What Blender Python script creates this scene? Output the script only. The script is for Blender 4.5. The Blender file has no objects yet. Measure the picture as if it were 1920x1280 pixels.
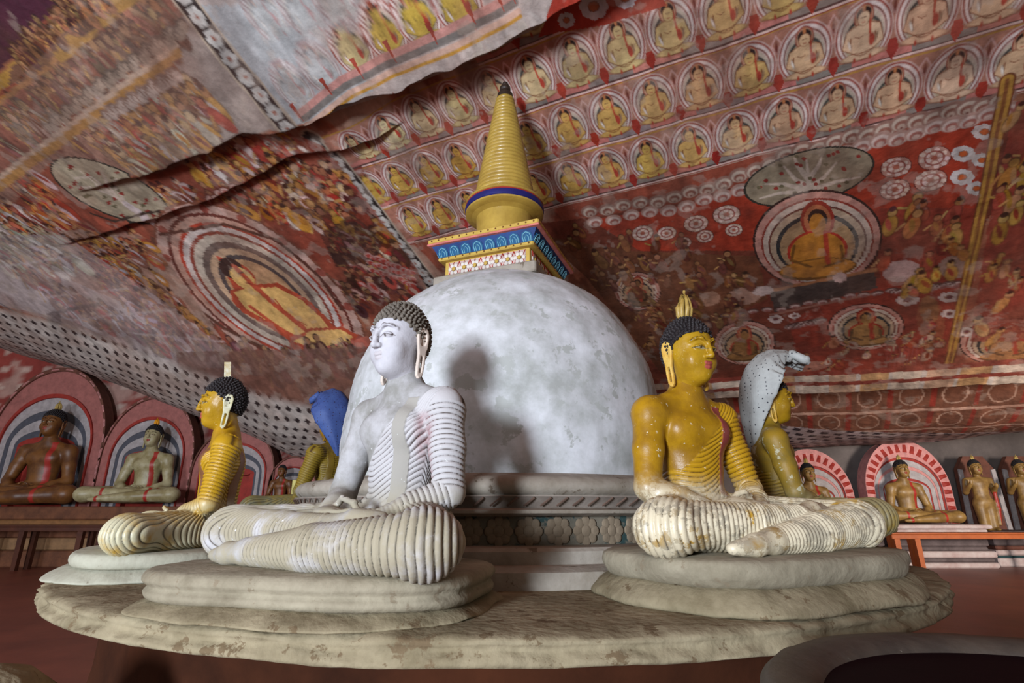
import bpy, bmesh, math, random
import numpy as np
from mathutils import Vector, Matrix
random.seed(7); rng = np.random.default_rng(7)
scene = bpy.context.scene
COL = scene.collection

# ------------------------------------------------------------------ camera
HC = 1.10                      # camera height (m)
FPX = 1000.0                   # focal length in pixels of the 1920 px wide frame
PITCH = math.atan(0.31)
cam_d = bpy.data.cameras.new('camera'); cam = bpy.data.objects.new('camera', cam_d)
COL.objects.link(cam); scene.camera = cam
cam_d.sensor_width = 36.0; cam_d.lens = FPX/1920*36.0; cam_d.clip_start = 0.02
cam.location = (0, 0, HC); cam.rotation_euler = (math.pi/2 + PITCH, 0, 0)

# ------------------------------------------------------------------ world, lights, exposure
w = bpy.data.worlds.new('world'); scene.world = w; w.use_nodes = True
bg = w.node_tree.nodes['Background']
bg.inputs[0].default_value = (0.95, 0.84, 0.74, 1); bg.inputs[1].default_value = 0.245
scene.view_settings.view_transform = 'Standard'; scene.view_settings.look = 'None'
scene.view_settings.gamma = 1.0; scene.view_settings.exposure = 0.10
try: scene.view_settings.use_curve_mapping = False
except Exception: pass

def area(name, loc, target, sx, sy, power, color, spread=180):
    d = bpy.data.lights.new(name, 'AREA'); d.shape = 'RECTANGLE'; d.size = sx; d.size_y = sy
    d.energy = power; d.color = color; d.spread = math.radians(spread)
    o = bpy.data.objects.new(name, d); COL.objects.link(o); o.location = loc
    o.rotation_euler = (Vector(target)-Vector(loc)).to_track_quat('-Z', 'Z').to_euler()
    return o
# the cave's door (cool daylight) and a window in its front wall at left, both behind the camera
area('door_daylight', (-3.6, -5.5, 1.65), (-0.2, 3.2, 1.9), 1.0, 1.9, 1250, (0.80, 0.88, 1.0))
area('window_daylight', (-9.0, -1.0, 1.7), (-9.0, 9.0, 3.2), 1.6, 1.6, 380, (0.80, 0.88, 1.0))
area('far_right_fill', (9.5, 1.0, 1.7), (8.6, 12.0, 1.9), 1.4, 2.0, 200, (1.0, 0.93, 0.86), 80)  # added warm fill for the far-right statues, spread narrowed to miss the harmika

# ------------------------------------------------------------------ small helpers
def lin(c):
    c = np.asarray(c, float)/255.0
    return np.where(c <= 0.04045, c/12.92, ((c+0.055)/1.055)**2.4)
def L4(c): return tuple(lin(c)) + (1.0,)
def sstep(a, b, x):
    t = np.clip((np.asarray(x, float)-a)/(b-a), 0, 1); return t*t*(3-2*t)
_lat = {}
def vnoise(x, y, seed=0):
    if seed not in _lat: _lat[seed] = np.random.default_rng(1000+seed).random((256, 256))
    L = _lat[seed]
    xi = np.floor(x).astype(int); yi = np.floor(y).astype(int); fx = x-xi; fy = y-yi
    fx = fx*fx*(3-2*fx); fy = fy*fy*(3-2*fy)
    a = L[yi % 256, xi % 256]; b = L[yi % 256, (xi+1) % 256]
    c = L[(yi+1) % 256, xi % 256]; d = L[(yi+1) % 256, (xi+1) % 256]
    return (a*(1-fx)+b*fx)*(1-fy) + (c*(1-fx)+d*fx)*fy
def fbm(x, y, seed=0, o=4):
    t = 0; amp = .5
    for k in range(o):
        t = t + amp*vnoise(x*2**k + 13.7*k, y*2**k + 7.3*k, seed+k); amp *= .5
    return t
def vn3(x, y, z, seed=0):
    return (vnoise(x+z*.7, y-z*.4, seed)+vnoise(y+x*.31, z+x*.27, seed+1)+vnoise(z-y*.2, x+y*.4, seed+2))/3

def mesh_from(name, V, F, smooth=True):
    """V (n,3) array, F list or (m,4)/(m,3) array."""
    me = bpy.data.meshes.new(name)
    V = np.ascontiguousarray(V, dtype=np.float32)
    if isinstance(F, np.ndarray):
        k = F.shape[1]
        me.vertices.add(len(V)); me.vertices.foreach_set('co', V.ravel())
        me.loops.add(F.size); me.loops.foreach_set('vertex_index', np.ascontiguousarray(F, dtype=np.int32).ravel())
        me.polygons.add(len(F)); me.polygons.foreach_set('loop_start', np.arange(0, F.size, k, dtype=np.int32))
        me.polygons.foreach_set('loop_total', np.full(len(F), k, dtype=np.int32))
        me.update(calc_edges=True); me.validate()
    else:
        me.from_pydata([tuple(map(float, v)) for v in V], [], F); me.update()
    if smooth: me.polygons.foreach_set('use_smooth', np.ones(len(me.polygons), dtype=bool))
    return me
def set_attr(me, name, C):
    a = me.color_attributes.new(name, 'FLOAT_COLOR', 'POINT')
    C4 = np.ones((len(me.vertices), 4), np.float32); C4[:, :C.shape[1]] = C
    a.data.foreach_set('color', C4.ravel())
def obj(name, me, mat=None, parent=None, loc=None, rot=None, scale=None):
    o = bpy.data.objects.new(name, me); COL.objects.link(o)
    if mat is not None and me is not None and len(me.materials) == 0: me.materials.append(mat)
    if mat is not None and me is not None and me.materials[0] != mat:
        o.material_slots[0].link = 'OBJECT'; o.material_slots[0].material = mat
    if parent: o.parent = parent
    if loc is not None: o.location = loc
    if rot is not None: o.rotation_euler = rot
    if scale is not None: o.scale = (scale,)*3 if np.isscalar(scale) else scale
    return o
def tag(o, label, cat, group=None):
    o['label'] = label; o['category'] = cat
    if group: o['group'] = group
    return o
def thing(name, label, cat, loc=(0, 0, 0), rz=0, group=None, scale=1):
    o = bpy.data.objects.new(name, None); COL.objects.link(o); o.empty_display_size = .1
    o.location = loc; o.rotation_euler = (0, 0, rz); o.scale = (scale,)*3
    return tag(o, label, cat, group)

class MB:
    """collects simple shapes into one mesh"""
    def __init__(s): s.V = []; s.F = []
    def add(s, V, F):
        n = len(s.V); s.V += [tuple(v) for v in V]; s.F += [tuple(i+n for i in f) for f in F]; return s
    def box(s, x0, x1, y0, y1, z0, z1):
        V = [(x, y, z) for z in (z0, z1) for y in (y0, y1) for x in (x0, x1)]
        return s.add(V, [(0,2,3,1),(4,5,7,6),(0,1,5,4),(2,6,7,3),(0,4,6,2),(1,3,7,5)])
    def bbox(s, x0, x1, y0, y1, z0, z1, b=.01):
        """chamfered box: eight-sided plan"""
        P = [(x0+b,y0),(x1-b,y0),(x1,y0+b),(x1,y1-b),(x1-b,y1),(x0+b,y1),(x0,y1-b),(x0,y0+b)]
        cx, cy = (x0+x1)/2, (y0+y1)/2
        def ring(k, z): return [(cx+(x-cx)*(1-k/(max(x1-x0,1e-6)/2)), cy+(y-cy)*(1-k/(max(y1-y0,1e-6)/2)), z) for x, y in P]
        rings = [ring(b, z0), ring(0, z0+b), ring(0, z1-b), ring(b, z1)]
        V = sum(rings, []); F = [tuple(range(7, -1, -1)), tuple(range(24, 32))]
        for j in range(3):
            for i in range(8): F.append((j*8+i, j*8+(i+1)%8, (j+1)*8+(i+1)%8, (j+1)*8+i))
        return s.add(V, F)
    def lathe(s, prof, n=64, cx=0, cy=0, cap=True):
        V = []; F = []; m = len(prof)
        for r, z in prof:
            for i in range(n):
                a = 2*math.pi*i/n; V.append((cx+r*math.cos(a), cy+r*math.sin(a), z))
        for j in range(m-1):
            for i in range(n): F.append((j*n+i, j*n+(i+1)%n, (j+1)*n+(i+1)%n, (j+1)*n+i))
        if cap: F.append(tuple(range(n-1, -1, -1))); F.append(tuple((m-1)*n+i for i in range(n)))
        return s.add(V, F)
    def tube(s, pts, rad, n=8, cap=True):
        pts = [Vector(p) for p in pts]; m = len(pts); V = []; F = []
        rad = [rad]*m if np.isscalar(rad) else rad
        up = Vector((0, 0, 1))
        for j in range(m):
            t = (pts[min(j+1, m-1)]-pts[max(j-1, 0)]).normalized()
            u = t.cross(up) if abs(t.dot(up)) < .95 else t.cross(Vector((1, 0, 0)))
            u.normalize(); v = t.cross(u)
            for i in range(n):
                a = 2*math.pi*i/n; V.append(pts[j]+(u*math.cos(a)+v*math.sin(a))*rad[j])
        for j in range(m-1):
            for i in range(n): F.append((j*n+i, j*n+(i+1)%n, (j+1)*n+(i+1)%n, (j+1)*n+i))
        if cap: F.append(tuple(range(n-1, -1, -1))); F.append(tuple((m-1)*n+i for i in range(n)))
        return s.add(V, F)
    def prism(s, poly, y0, y1):
        """polygon in (x,z) extruded along y"""
        n = len(poly); V = [(x, y0, z) for x, z in poly]+[(x, y1, z) for x, z in poly]
        F = [tuple(range(n)), tuple(range(2*n-1, n-1, -1))]
        for i in range(n): F.append((i, i+n, (i+1)%n+n, (i+1)%n))
        return s.add(V, F)
    def ball(s, c, r, n=8, m=5):
        r = (r, r, r) if np.isscalar(r) else r
        V = [(c[0], c[1], c[2]-r[2])]
        for j in range(1, m):
            t = -math.pi/2+math.pi*j/m
            for i in range(n):
                a = 2*math.pi*i/n
                V.append((c[0]+r[0]*math.cos(t)*math.cos(a), c[1]+r[1]*math.cos(t)*math.sin(a), c[2]+r[2]*math.sin(t)))
        V.append((c[0], c[1], c[2]+r[2])); F = []
        for i in range(n): F.append((0, 1+(i+1)%n, 1+i))
        for j in range(m-2):
            for i in range(n): F.append((1+j*n+i, 1+j*n+(i+1)%n, 1+(j+1)*n+(i+1)%n, 1+(j+1)*n+i))
        k = len(V)-1; b = 1+(m-2)*n
        for i in range(n): F.append((b+i, b+(i+1)%n, k))
        return s.add(V, F)
    def mesh(s, name, smooth=False):
        me = mesh_from(name, np.array(s.V), s.F, smooth); return me
    def build(s, name, mat, parent=None, smooth=False, **k):
        return obj(name, s.mesh(name, smooth), mat, parent, **k)
def shade_auto(o, ang=40):
    me = o.data
    me.polygons.foreach_set('use_smooth', np.ones(len(me.polygons), dtype=bool))
    bm = bmesh.new(); bm.from_mesh(me)
    for e in bm.edges:
        e.smooth = not (len(e.link_faces) == 2 and e.calc_face_angle(0) > math.radians(ang))
    bm.to_mesh(me); bm.free(); return o

# ------------------------------------------------------------------ materials
def ramp(nt, stops):
    n = nt.nodes.new('ShaderNodeValToRGB'); cr = n.color_ramp
    while len(cr.elements) < len(stops): cr.elements.new(.5)
    for e, (p, c) in zip(cr.elements, stops): e.position = p; e.color = c if len(c) == 4 else L4(c)
    return n
def pmat(name, base, second=None, scale=6.0, rough=.8, bump=.25, bscale=40.0, spots=None, spot_scale=30, spot_lo=.62, metal=0.0, spec=.3, dist=.004, coat=0):
    """plaster / stone / paint: two-tone noise, optional chips of a third colour, fine bump"""
    m = bpy.data.materials.new(name); m.use_nodes = True; nt = m.node_tree; N = nt.nodes; Lk = nt.links
    b = N['Principled BSDF']; b.inputs['Roughness'].default_value = rough; b.inputs['Metallic'].default_value = metal
    b.inputs['Specular IOR Level'].default_value = spec; b.inputs['Coat Weight'].default_value = coat
    tc = N.new('ShaderNodeTexCoord')
    n1 = N.new('ShaderNodeTexNoise'); n1.inputs['Scale'].default_value = scale; n1.inputs['Detail'].default_value = 6; n1.inputs['Roughness'].default_value = .65
    Lk.new(tc.outputs['Object'], n1.inputs['Vector'])
    r = ramp(nt, [(.32, base), (.68, second or base)]); Lk.new(n1.outputs['Fac'], r.inputs['Fac']); col = r.outputs['Color']
    if spots:
        n2 = N.new('ShaderNodeTexNoise'); n2.inputs['Scale'].default_value = spot_scale; n2.inputs['Detail'].default_value = 5; n2.inputs['Roughness'].default_value = .7
        Lk.new(tc.outputs['Object'], n2.inputs['Vector'])
        r2 = ramp(nt, [(spot_lo, (0, 0, 0, 1)), (spot_lo+.04, (1, 1, 1, 1))]); Lk.new(n2.outputs['Fac'], r2.inputs['Fac'])
        mx = N.new('ShaderNodeMix'); mx.data_type = 'RGBA'; Lk.new(r2.outputs['Color'], mx.inputs['Factor'])
        Lk.new(col, mx.inputs['A']); mx.inputs['B'].default_value = L4(spots); col = mx.outputs['Result']
    Lk.new(col, b.inputs['Base Color'])
    if bump:
        n3 = N.new('ShaderNodeTexNoise'); n3.inputs['Scale'].default_value = bscale; n3.inputs['Detail'].default_value = 5
        Lk.new(tc.outputs['Object'], n3.inputs['Vector'])
        bp = N.new('ShaderNodeBump'); bp.inputs['Strength'].default_value = bump; bp.inputs['Distance'].default_value = dist*2.5
        Lk.new(n3.outputs['Fac'], bp.inputs['Height']); Lk.new(bp.outputs['Normal'], b.inputs['Normal'])
    m['bsdf_col'] = 1
    return m
def attr_mat(name, attr='paint', rough=.75, wear=.35, wear_scale=7, bump=.3, bscale=25, spec=.3, dist=.01):
    """surface painted through a colour attribute, with procedural wear and relief"""
    m = bpy.data.materials.new(name); m.use_nodes = True; nt = m.node_tree; N = nt.nodes; Lk = nt.links
    b = N['Principled BSDF']; b.inputs['Roughness'].default_value = rough; b.inputs['Specular IOR Level'].default_value = spec
    at = N.new('ShaderNodeAttribute'); at.attribute_name = attr
    tc = N.new('ShaderNodeTexCoord')
    n1 = N.new('ShaderNodeTexNoise'); n1.inputs['Scale'].default_value = wear_scale; n1.inputs['Detail'].default_value = 8; n1.inputs['Roughness'].default_value = .7
    Lk.new(tc.outputs['Object'], n1.inputs['Vector'])
    r = ramp(nt, [(.3, (1-wear,)*3+(1,)), (.7, (1+wear*.6,)*3+(1,))]); Lk.new(n1.outputs['Fac'], r.inputs['Fac'])
    mx = N.new('ShaderNodeMix'); mx.data_type = 'RGBA'; mx.blend_type = 'MULTIPLY'; mx.inputs['Factor'].default_value = 1
    Lk.new(at.outputs['Color'], mx.inputs['A']); Lk.new(r.outputs['Color'], mx.inputs['B'])
    Lk.new(mx.outputs['Result'], b.inputs['Base Color'])
    n3 = N.new('ShaderNodeTexNoise'); n3.inputs['Scale'].default_value = bscale; n3.inputs['Detail'].default_value = 6
    Lk.new(tc.outputs['Object'], n3.inputs['Vector'])
    bp = N.new('ShaderNodeBump'); bp.inputs['Strength'].default_value = bump; bp.inputs['Distance'].default_value = dist
    Lk.new(n3.outputs['Fac'], bp.inputs['Height']); Lk.new(bp.outputs['Normal'], b.inputs['Normal'])
    return m
def flat(name, c, rough=.7, metal=0, spec=.3):
    return pmat(name, c, tuple(int(k*.82) for k in c), scale=9, rough=rough, bump=.15, metal=metal, spec=spec)
# ------------------------------------------------------------------ cave ceiling: geometry
AZ = math.radians(26); CA, SA = math.cos(AZ), math.sin(AZ)
SLOPE = .40; Z0 = HC+5.76; YW = 12.5
CP, SP = math.cos(PITCH), math.sin(PITCH)
def rs2xy(r, s): return r*CA+s*SA, -r*SA+s*CA
def xy2rs(x, y): return x*CA-y*SA, x*SA+y*CA
def rays(uv):
    uv = np.atleast_2d(np.asarray(uv, float)); a = (uv[:, 0]-960)/FPX; b = (640-uv[:, 1])/FPX
    return np.stack([a, CP-b*SP, SP+b*CP], 1)
def at_y(u, v, y):
    d = rays((u, v))[0]; t = y/d[1]; return np.array([d[0]*t, y, HC+d[2]*t])
def at_z(u, v, z):
    d = rays((u, v))[0]; t = (z-HC)/d[2]; return np.array([d[0]*t, d[1]*t, z])
def sheet_d(r): return .38*sstep(-10.5, -6.0, r)
def edge_table(px, dfun):
    d = rays(px); s_dir = d[:, 0]*SA+d[:, 1]*CA; off = np.zeros(len(d))
    for _ in range(12):
        t = (Z0-HC-off)/(d[:, 2]+SLOPE*s_dir); r, s = xy2rs(d[:, 0]*t, d[:, 1]*t); off = dfun(r)
    k = np.argsort(r); return r[k], s[k]
E1 = edge_table([(1180,-70),(1100,0),(1050,30),(1000,58),(960,80),(905,108),(870,128),(800,150),(760,176),(700,188),(640,207),(590,236),(545,246),(500,256),(450,258),(400,290),(330,315),(275,328)], sheet_d)
E2 = edge_table([(700,268),(640,284),(560,292),(525,310),(480,336),(420,370),(340,396),(290,416),(240,425)], lambda r: np.full_like(r, .14))
E3 = edge_table([(1180,750),(1380,745),(1480,738),(1600,735),(1760,728),(1930,722)], lambda r: np.zeros_like(r))
_zj = [(0,655),(160,695),(340,768),(430,800),(565,862),(700,868),(1000,850),(1300,838),(1480,842),(1700,836),(1930,812)]
_zjp = np.array([at_y(u, v, YW) for u, v in _zj])
def ceil_z(r, s):
    x, y = rs2xy(r, s)
    z = Z0-SLOPE*s
    wig = .10*(fbm(r*1.3, s*1.3, 31)-.5)+.05*(vnoise(r*6, s*6, 35)-.5)
    se = np.interp(r, E1[0], E1[1])+wig*.8
    m1 = sstep(.03, -.03, s-se)
    z = z-sheet_d(r)*m1*(1-.35*sstep(0, 3, se-s))
    se2 = np.interp(r, E2[0], E2[1])+wig*.6
    m2 = sstep(.03, -.03, s-se2)*sstep(E2[0][-1]+.6, E2[0][-1]-.2, r)*sstep(E2[0][0]-2.5, E2[0][0], r)*(1-m1)
    z = z-.14*m2
    # back: the rock sinks to the wall head
    zj = np.interp(x, _zjp[:, 0], _zjp[:, 2])
    right = sstep(-1.0, 2.0, x)
    sl = np.interp(r, E3[0], E3[1])+wig*.6
    led = sstep(-.02, .04, s-sl)*right
    z = z+led*.62
    w = sstep(8.2, YW, y)*(1-right) + right*sstep(.1, 3.6, s-sl)
    z = z*(1-w)+zj*w
    z = z+.10*(fbm(r*.55, s*.7, 3)-.5)+.035*(fbm(r*2.2, s*2.2, 9)-.5)+.012*(fbm(r*9, s*9, 14, 3)-.5)
    # long crack on the lower left slope, a pocket beside it
    return z
_tr = np.arange(-18, 10, .03); _ts = np.arange(-9, 16, .03); _tz = ceil_z(*np.meshgrid(_tr, _ts)).astype(np.float32)
def ceil_t(r, s):
    a = np.clip((r+18)/.03, 0, len(_tr)-2); b = np.clip((s+9)/.03, 0, len(_ts)-2); i = a.astype(int); j = b.astype(int); a = a-i; b = b-j
    return (_tz[j, i]*(1-a)+_tz[j, i+1]*a)*(1-b)+(_tz[j+1, i]*(1-a)+_tz[j+1, i+1]*a)*b
def P(uv):
    """where the sight line of a photograph pixel meets the rock: (r, s)"""
    d = rays(uv); T = np.arange(3.5, 22, .08)
    r, s = xy2rs(d[:, :1]*T, d[:, 1:2]*T); hit = HC+d[:, 2:]*T > ceil_t(r, s)
    k = np.where(hit.any(1), hit.argmax(1), len(T)-1); k = np.maximum(k, 1); lo = T[k-1]; hi = T[k]
    for _ in range(7):
        mid = (lo+hi)/2; rr, ss = xy2rs(d[:, 0]*mid, d[:, 1]*mid)
        h = HC+d[:, 2]*mid > ceil_t(rr, ss); hi = np.where(h, mid, hi); lo = np.where(h, lo, mid)
    return np.stack(xy2rs(d[:, 0]*hi, d[:, 1]*hi), 1)

class Patch:
    def __init__(p, r0, r1, s0, s1, dr, ds):
        p.R = np.linspace(r0, r1, int((r1-r0)/dr)+1); p.S = np.linspace(s0, s1, int((s1-s0)/ds)+1)
        p.C = np.zeros((len(p.S), len(p.R), 3), np.float32)
    def block(p, r0, r1, s0, s1):
        i0, i1 = np.searchsorted(p.R, [r0, r1]); j0, j1 = np.searchsorted(p.S, [s0, s1])
        if i1 <= i0 or j1 <= j0: return None
        rr, ss = np.meshgrid(p.R[i0:i1], p.S[j0:j1]); return (slice(j0, j1), slice(i0, i1)), rr, ss
PATCHES = [Patch(-4.2, 3.7, 3.0, 7.0, .0092, .0092),
           Patch(-16.0, -4.19, 0.6, 13.4, .024, .024),
           Patch(-4.2, 8.5, 6.99, 14.4, .0215, .0190),
           Patch(-16.0, 3.7, -9.0, 3.01, .06, .06) ,
           Patch(3.69, 8.5, -9.0, 7.0, .05, .05)]
PATCHES[3] = Patch(-4.2, 3.7, -9.0, 3.01, .022, .04)
PATCHES.append(Patch(-16.0, -4.19, -9.0, .61, .08, .08))
def _mix(p, blk, m, col, alpha):
    a = (m*alpha)[..., None].astype(np.float32); p.C[blk] = p.C[blk]*(1-a)+np.asarray(lin(col), np.float32)*a
def paint(r0, r1, s0, s1, fn, col, alpha=1.0):
    for p in PATCHES:
        b = p.block(r0, r1, s0, s1)
        if b is None: continue
        m = fn(b[1], b[2]); _mix(p, b[0], np.asarray(m, float), col, alpha)
def ell(cr, cs, a, b, col, rot=0, alpha=1, soft=.012, lo=-9, hi=9):
    """ellipse; local y points up the picture (towards -s); lo/hi clip in local y"""
    R = max(a, b)+.03; c, sn = math.cos(rot), math.sin(rot)
    def fn(r, s):
        X = r-cr; Y = cs-s; x = X*c+Y*sn; y = -X*sn+Y*c
        q = np.sqrt((x/a)**2+(y/b)**2); d = (q-1)*min(a, b)
        return np.clip(.5-d/soft, 0, 1)*(y > lo)*(y < hi)
    paint(cr-R, cr+R, cs-R, cs+R, fn, col, alpha)
def ring(cr, cs, a, b, w, col, rot=0, alpha=1, lo=-9, hi=9):
    R = max(a, b)+.05; c, sn = math.cos(rot), math.sin(rot)
    def fn(r, s):
        X = r-cr; Y = cs-s; x = X*c+Y*sn; y = -X*sn+Y*c
        q = np.sqrt((x/a)**2+(y/b)**2); d = np.abs((q-1)*min(a, b))-w/2
        return np.clip(.5-d/.010, 0, 1)*(y > lo)*(y < hi)
    paint(cr-R, cr+R, cs-R, cs+R, fn, col, alpha)
def stroke(pts, w, col, alpha=1, taper=False):
    pts = np.asarray(pts, float); n = len(pts)-1
    for k in range(n):
        A, B = pts[k], pts[k+1]; wk = w*(1-.75*k/n) if taper else w
        def fn(r, s):
            d = B-A; L = d@d+1e-9; t = np.clip(((r-A[0])*d[0]+(s-A[1])*d[1])/L, 0, 1)
            return np.clip(.5-(np.hypot(r-A[0]-t*d[0], s-A[1]-t*d[1])-wk/2)/.010, 0, 1)
        q = wk+.03
        paint(min(A[0], B[0])-q, max(A[0], B[0])+q, min(A[1], B[1])-q, max(A[1], B[1])+q, fn, col, alpha)
def poly(pts, col, alpha=1):
    pts = np.asarray(pts, float); r0, s0 = pts.min(0); r1, s1 = pts.max(0)
    def fn(r, s):
        ins = np.zeros(r.shape, bool); n = len(pts)
        for i in range(n):
            a, b = pts[i], pts[(i+1) % n]
            if a[1] == b[1]: continue
            ins ^= ((a[1] > s) != (b[1] > s)) & (r < (b[0]-a[0])*(s-a[1])/(b[1]-a[1])+a[0])
        return ins
    paint(r0, r1, s0, s1, fn, col, alpha)
def dens(px, n=8):
    px = np.asarray(px, float); o = []
    for i in range(len(px)):
        a, b = px[i], px[(i+1) % len(px)]
        for k in range(n): o.append(a+(b-a)*k/n)
    return np.array(o)
def ell_px(cu, cv, a, b, rot=0, n=40, k=1.0):
    t = np.linspace(0, 2*math.pi, n, endpoint=False); c, s = math.cos(math.radians(rot)), math.sin(math.radians(rot))
    x = a*k*np.cos(t); y = b*k*np.sin(t); return np.stack([cu+x*c-y*s, cv+x*s+y*c], 1)
def poly_px(px, col, alpha=1): poly(P(px), col, alpha)
def stroke_px(px, w, col, alpha=1, taper=False):
    px = np.asarray(px, float)
    if len(px) > 1: px = np.concatenate([np.linspace(px[i], px[i+1], 5)[:-1] for i in range(len(px)-1)]+[px[-1:]])
    stroke(P(px), w, col, alpha, taper)
def epx(cu, cv, a, b, rot, col, alpha=1): poly_px(ell_px(cu, cv, a, b, rot), col, alpha)

# ------------------------------------------------------------------ cave ceiling: the murals
def jit(c, a=12): return tuple(np.clip(np.array(c)+rng.normal(0, a, 3)*.4+rng.normal(0, a*.7), 5, 250))
# ground coat
for p in PATCHES:
    rr, ss = np.meshgrid(p.R, p.S)
    n1 = fbm(rr*.9, ss*.9, 41); n2 = fbm(rr*5, ss*3, 51); n3 = fbm(rr*2.3, ss*1.1, 61)
    t = np.clip((n1-.3)*1.6, 0, 1)[..., None]
    c = lin((150, 72, 52))*(1-t)+lin((172, 120, 88))*t
    t2 = sstep(.50, .62, n2)[..., None]; c = c*(1-.5*t2)+lin((110, 50, 38))*.5*t2
    t3 = sstep(.56, .66, n3)[..., None]; c = c*(1-.55*t3)+lin((196, 172, 150))*.55*t3
    p.C[:] = c
def field_px(px, col, alpha=1): poly_px(dens(px), col, alpha)
# red fields, right and centre
ROWS = [(4.05-.57*2, 0), (4.05-.57, 0), (4.05, 0), (4.62, 0), (5.19, .0)]
PIT = .452
r_left = lambda s: np.interp(s, BORD[::-1, 1], BORD[::-1, 0]) if False else None
BORD1 = P([(330,-30),(345,0),(385,52),(430,110),(490,180),(540,242)])
BORD2 = P([(585,262),(612,285),(640,312),(700,392),(760,470),(812,535)])
BORDR = P([(1889,150),(1885,175),(1860,300),(1835,420),(1803,570),(1778,690)])
def niche(cr, cs, k, tone):
    """one painted seated figure in its arched niche; k = scale"""
    e = lambda x, y, a, b, col, rot=0, alpha=1, lo=-9, hi=9: ell(cr+x*k, cs-y*k, a*k, b*k, col, rot, alpha, .010, lo*k, hi*k)
    rg = lambda x, y, a, b, w, col, lo=-9: ring(cr+x*k, cs-y*k, a*k, b*k, w*k, col, 0, 1, lo*k)
    body, edge = tone
    e(0, .02, .222, .27, (206,176,166), lo=-.20); rg(0, .02, .205, .252, .012, (150,62,48), lo=-.2)
    rg(0, .015, .185, .232, .016, (222,206,198), lo=-.2); rg(0, .01, .170, .214, .010, (120,66,54), lo=-.2)
    e(0, .0, .160, .205, (196,180,160), lo=-.2); e(0, -.01, .145, .17, (70,72,66), lo=-.18, hi=.16); e(0, -.035, .134, .165, (186,170,138), lo=-.16)
    e(0, .155, .075, .098, (150,66,50)); e(0, .150, .065, .086, (196,150,118))
    e(0, -.165, .168, .042, edge); e(0, -.162, .158, .034, body)
    e(0, -.03, .098, .135, edge); e(0, .045, .125, .062, edge)
    for sgn in (-1, 1):
        stroke([(cr+sgn*.105*k, cs-.05*k), (cr+sgn*.132*k, cs+.06*k), (cr+sgn*.04*k, cs+.125*k)], .050*k, edge)
    e(0, -.03, .088, .126, body); e(0, .045, .116, .053, body)
    for sgn in (-1, 1):
        stroke([(cr+sgn*.105*k, cs-.05*k), (cr+sgn*.132*k, cs+.06*k), (cr+sgn*.04*k, cs+.125*k)], .036*k, body)
    for sgn in (-1, 1): e(sgn*.099, -.045, .010, .045, (150,120,92), rot=-sgn*.25)
    e(-.102, -.05, .009, .036, (232,222,206), rot=.25)
    stroke([(cr-.08*k, cs+.128*k), (cr, cs+.142*k), (cr+.08*k, cs+.128*k)], .008*k, edge); stroke([(cr-.06*k, cs-.01*k), (cr-.03*k, cs+.008*k), (cr, cs-.004*k)], .006*k, edge)
    stroke([(cr+.045*k, cs-.16*k), (cr+.05*k, cs-.02*k), (cr+.062*k, cs+.085*k)], .017*k, (186,66,42)); e(.066, -.045, .022, .05, (176,62,44))
    e(0, .096, .026, .03, body); e(0, .176, .055, .050, (44,28,26)); e(0, .138, .047, .056, edge); e(0, .138, .042, .052, body)
    stroke([(cr-.017*k, cs-.148*k), (cr-.006*k, cs-.146*k)], .006*k, (90,50,36)); stroke([(cr+.006*k, cs-.146*k), (cr+.017*k, cs-.148*k)], .006*k, (90,50,36))
    stroke([(cr-.010*k, cs-.112*k), (cr+.010*k, cs-.112*k)], .007*k, (170,80,60))
    e(0, .215, .012, .022, (196,120,70))
    for sgn in (-.06, .06): e(sgn, -.19, .010, .022, (176,60,40))
def tone_for(u_r, s, row):
    f = float(sstep(-2.5, 1.6, u_r)); warm = np.array((200,160,72)); pale = np.array((212,192,142)); pink = np.array((220,182,146))
    q = warm*(1-f)+pink*f if row > 2 else pale*(1-f)+np.array((196,158,92))*f
    if rng.random() < .25: q = q*.65+warm*.35
    q = np.array(jit(q, 7)); return tuple(q), tuple(q*np.array((.60,.40,.30)))
def strip(s, r0, r1, h, cols, p=PIT, ph=0):
    k = 0; r = r0
    while r < r1:
        paint(r, min(r+p, r1), s, s+h, lambda a, b: np.ones_like(a), jit(cols[k % len(cols)], 5)); r += p; k += 1
def rowband(s, r0, r1, phase, k=1.0, row=3, skip=None):
    pit = PIT*k
    paint(r0, r1, s-.30*k, s+.30*k, lambda a, b: np.ones_like(a), (172,118,98), .92)
    paint(r0, r1, s-.30*k, s-.285*k, lambda a, b: np.ones_like(a), (182,132,60))
    strip(s+.19*k, r0, r1, .055*k, [(196,120,110),(140,128,120)], pit)
    for off, hh, cc in ((.245,.012,(92,60,56)),(.257,.02,(222,190,178)),(.278,.008,(150,60,46)),(.286,.012,(190,160,140))):
        paint(r0, r1, s+off*k, s+(off+hh)*k, lambda a, b: np.ones_like(a), cc)
    r = r0+((phase-r0) % pit)
    while r < r1:
        niche(r, s, k, tone_for(r, s, row))
        q = r+pit/2
        poly([(q-.03*k, s+.10*k), (q+.03*k, s+.10*k), (q+.045*k, s+.19*k), (q, s+.275*k), (q-.045*k, s+.19*k)], jit((162,48,34), 8))
        stroke([(q, s-.25*k), (q-.04*k, s-.18*k), (q, s-.10*k), (q+.04*k, s-.18*k), (q, s-.25*k)], .014*k, (206,160,150))
        ell(q, s-.15*k, .012*k, .05*k, (120,52,42))
        r += pit
def rs1(u, v): return P([(u, v)])[0]
ph_a = rs1(1080,118)[0]; ph_b = rs1(1144,218)[0]; ph_c = rs1(1147,333)[0]
s_a = float(np.mean([rs1(u, v)[1] for u, v in ((1005,144),(1164,97),(1344,30))])); s_b = float(np.mean([rs1(u, v)[1] for u, v in ((779,333),(1144,218),(1508,104))])); s_c = float(np.mean([rs1(u, v)[1] for u, v in ((842,396),(1225,309),(1572,198))]))
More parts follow.
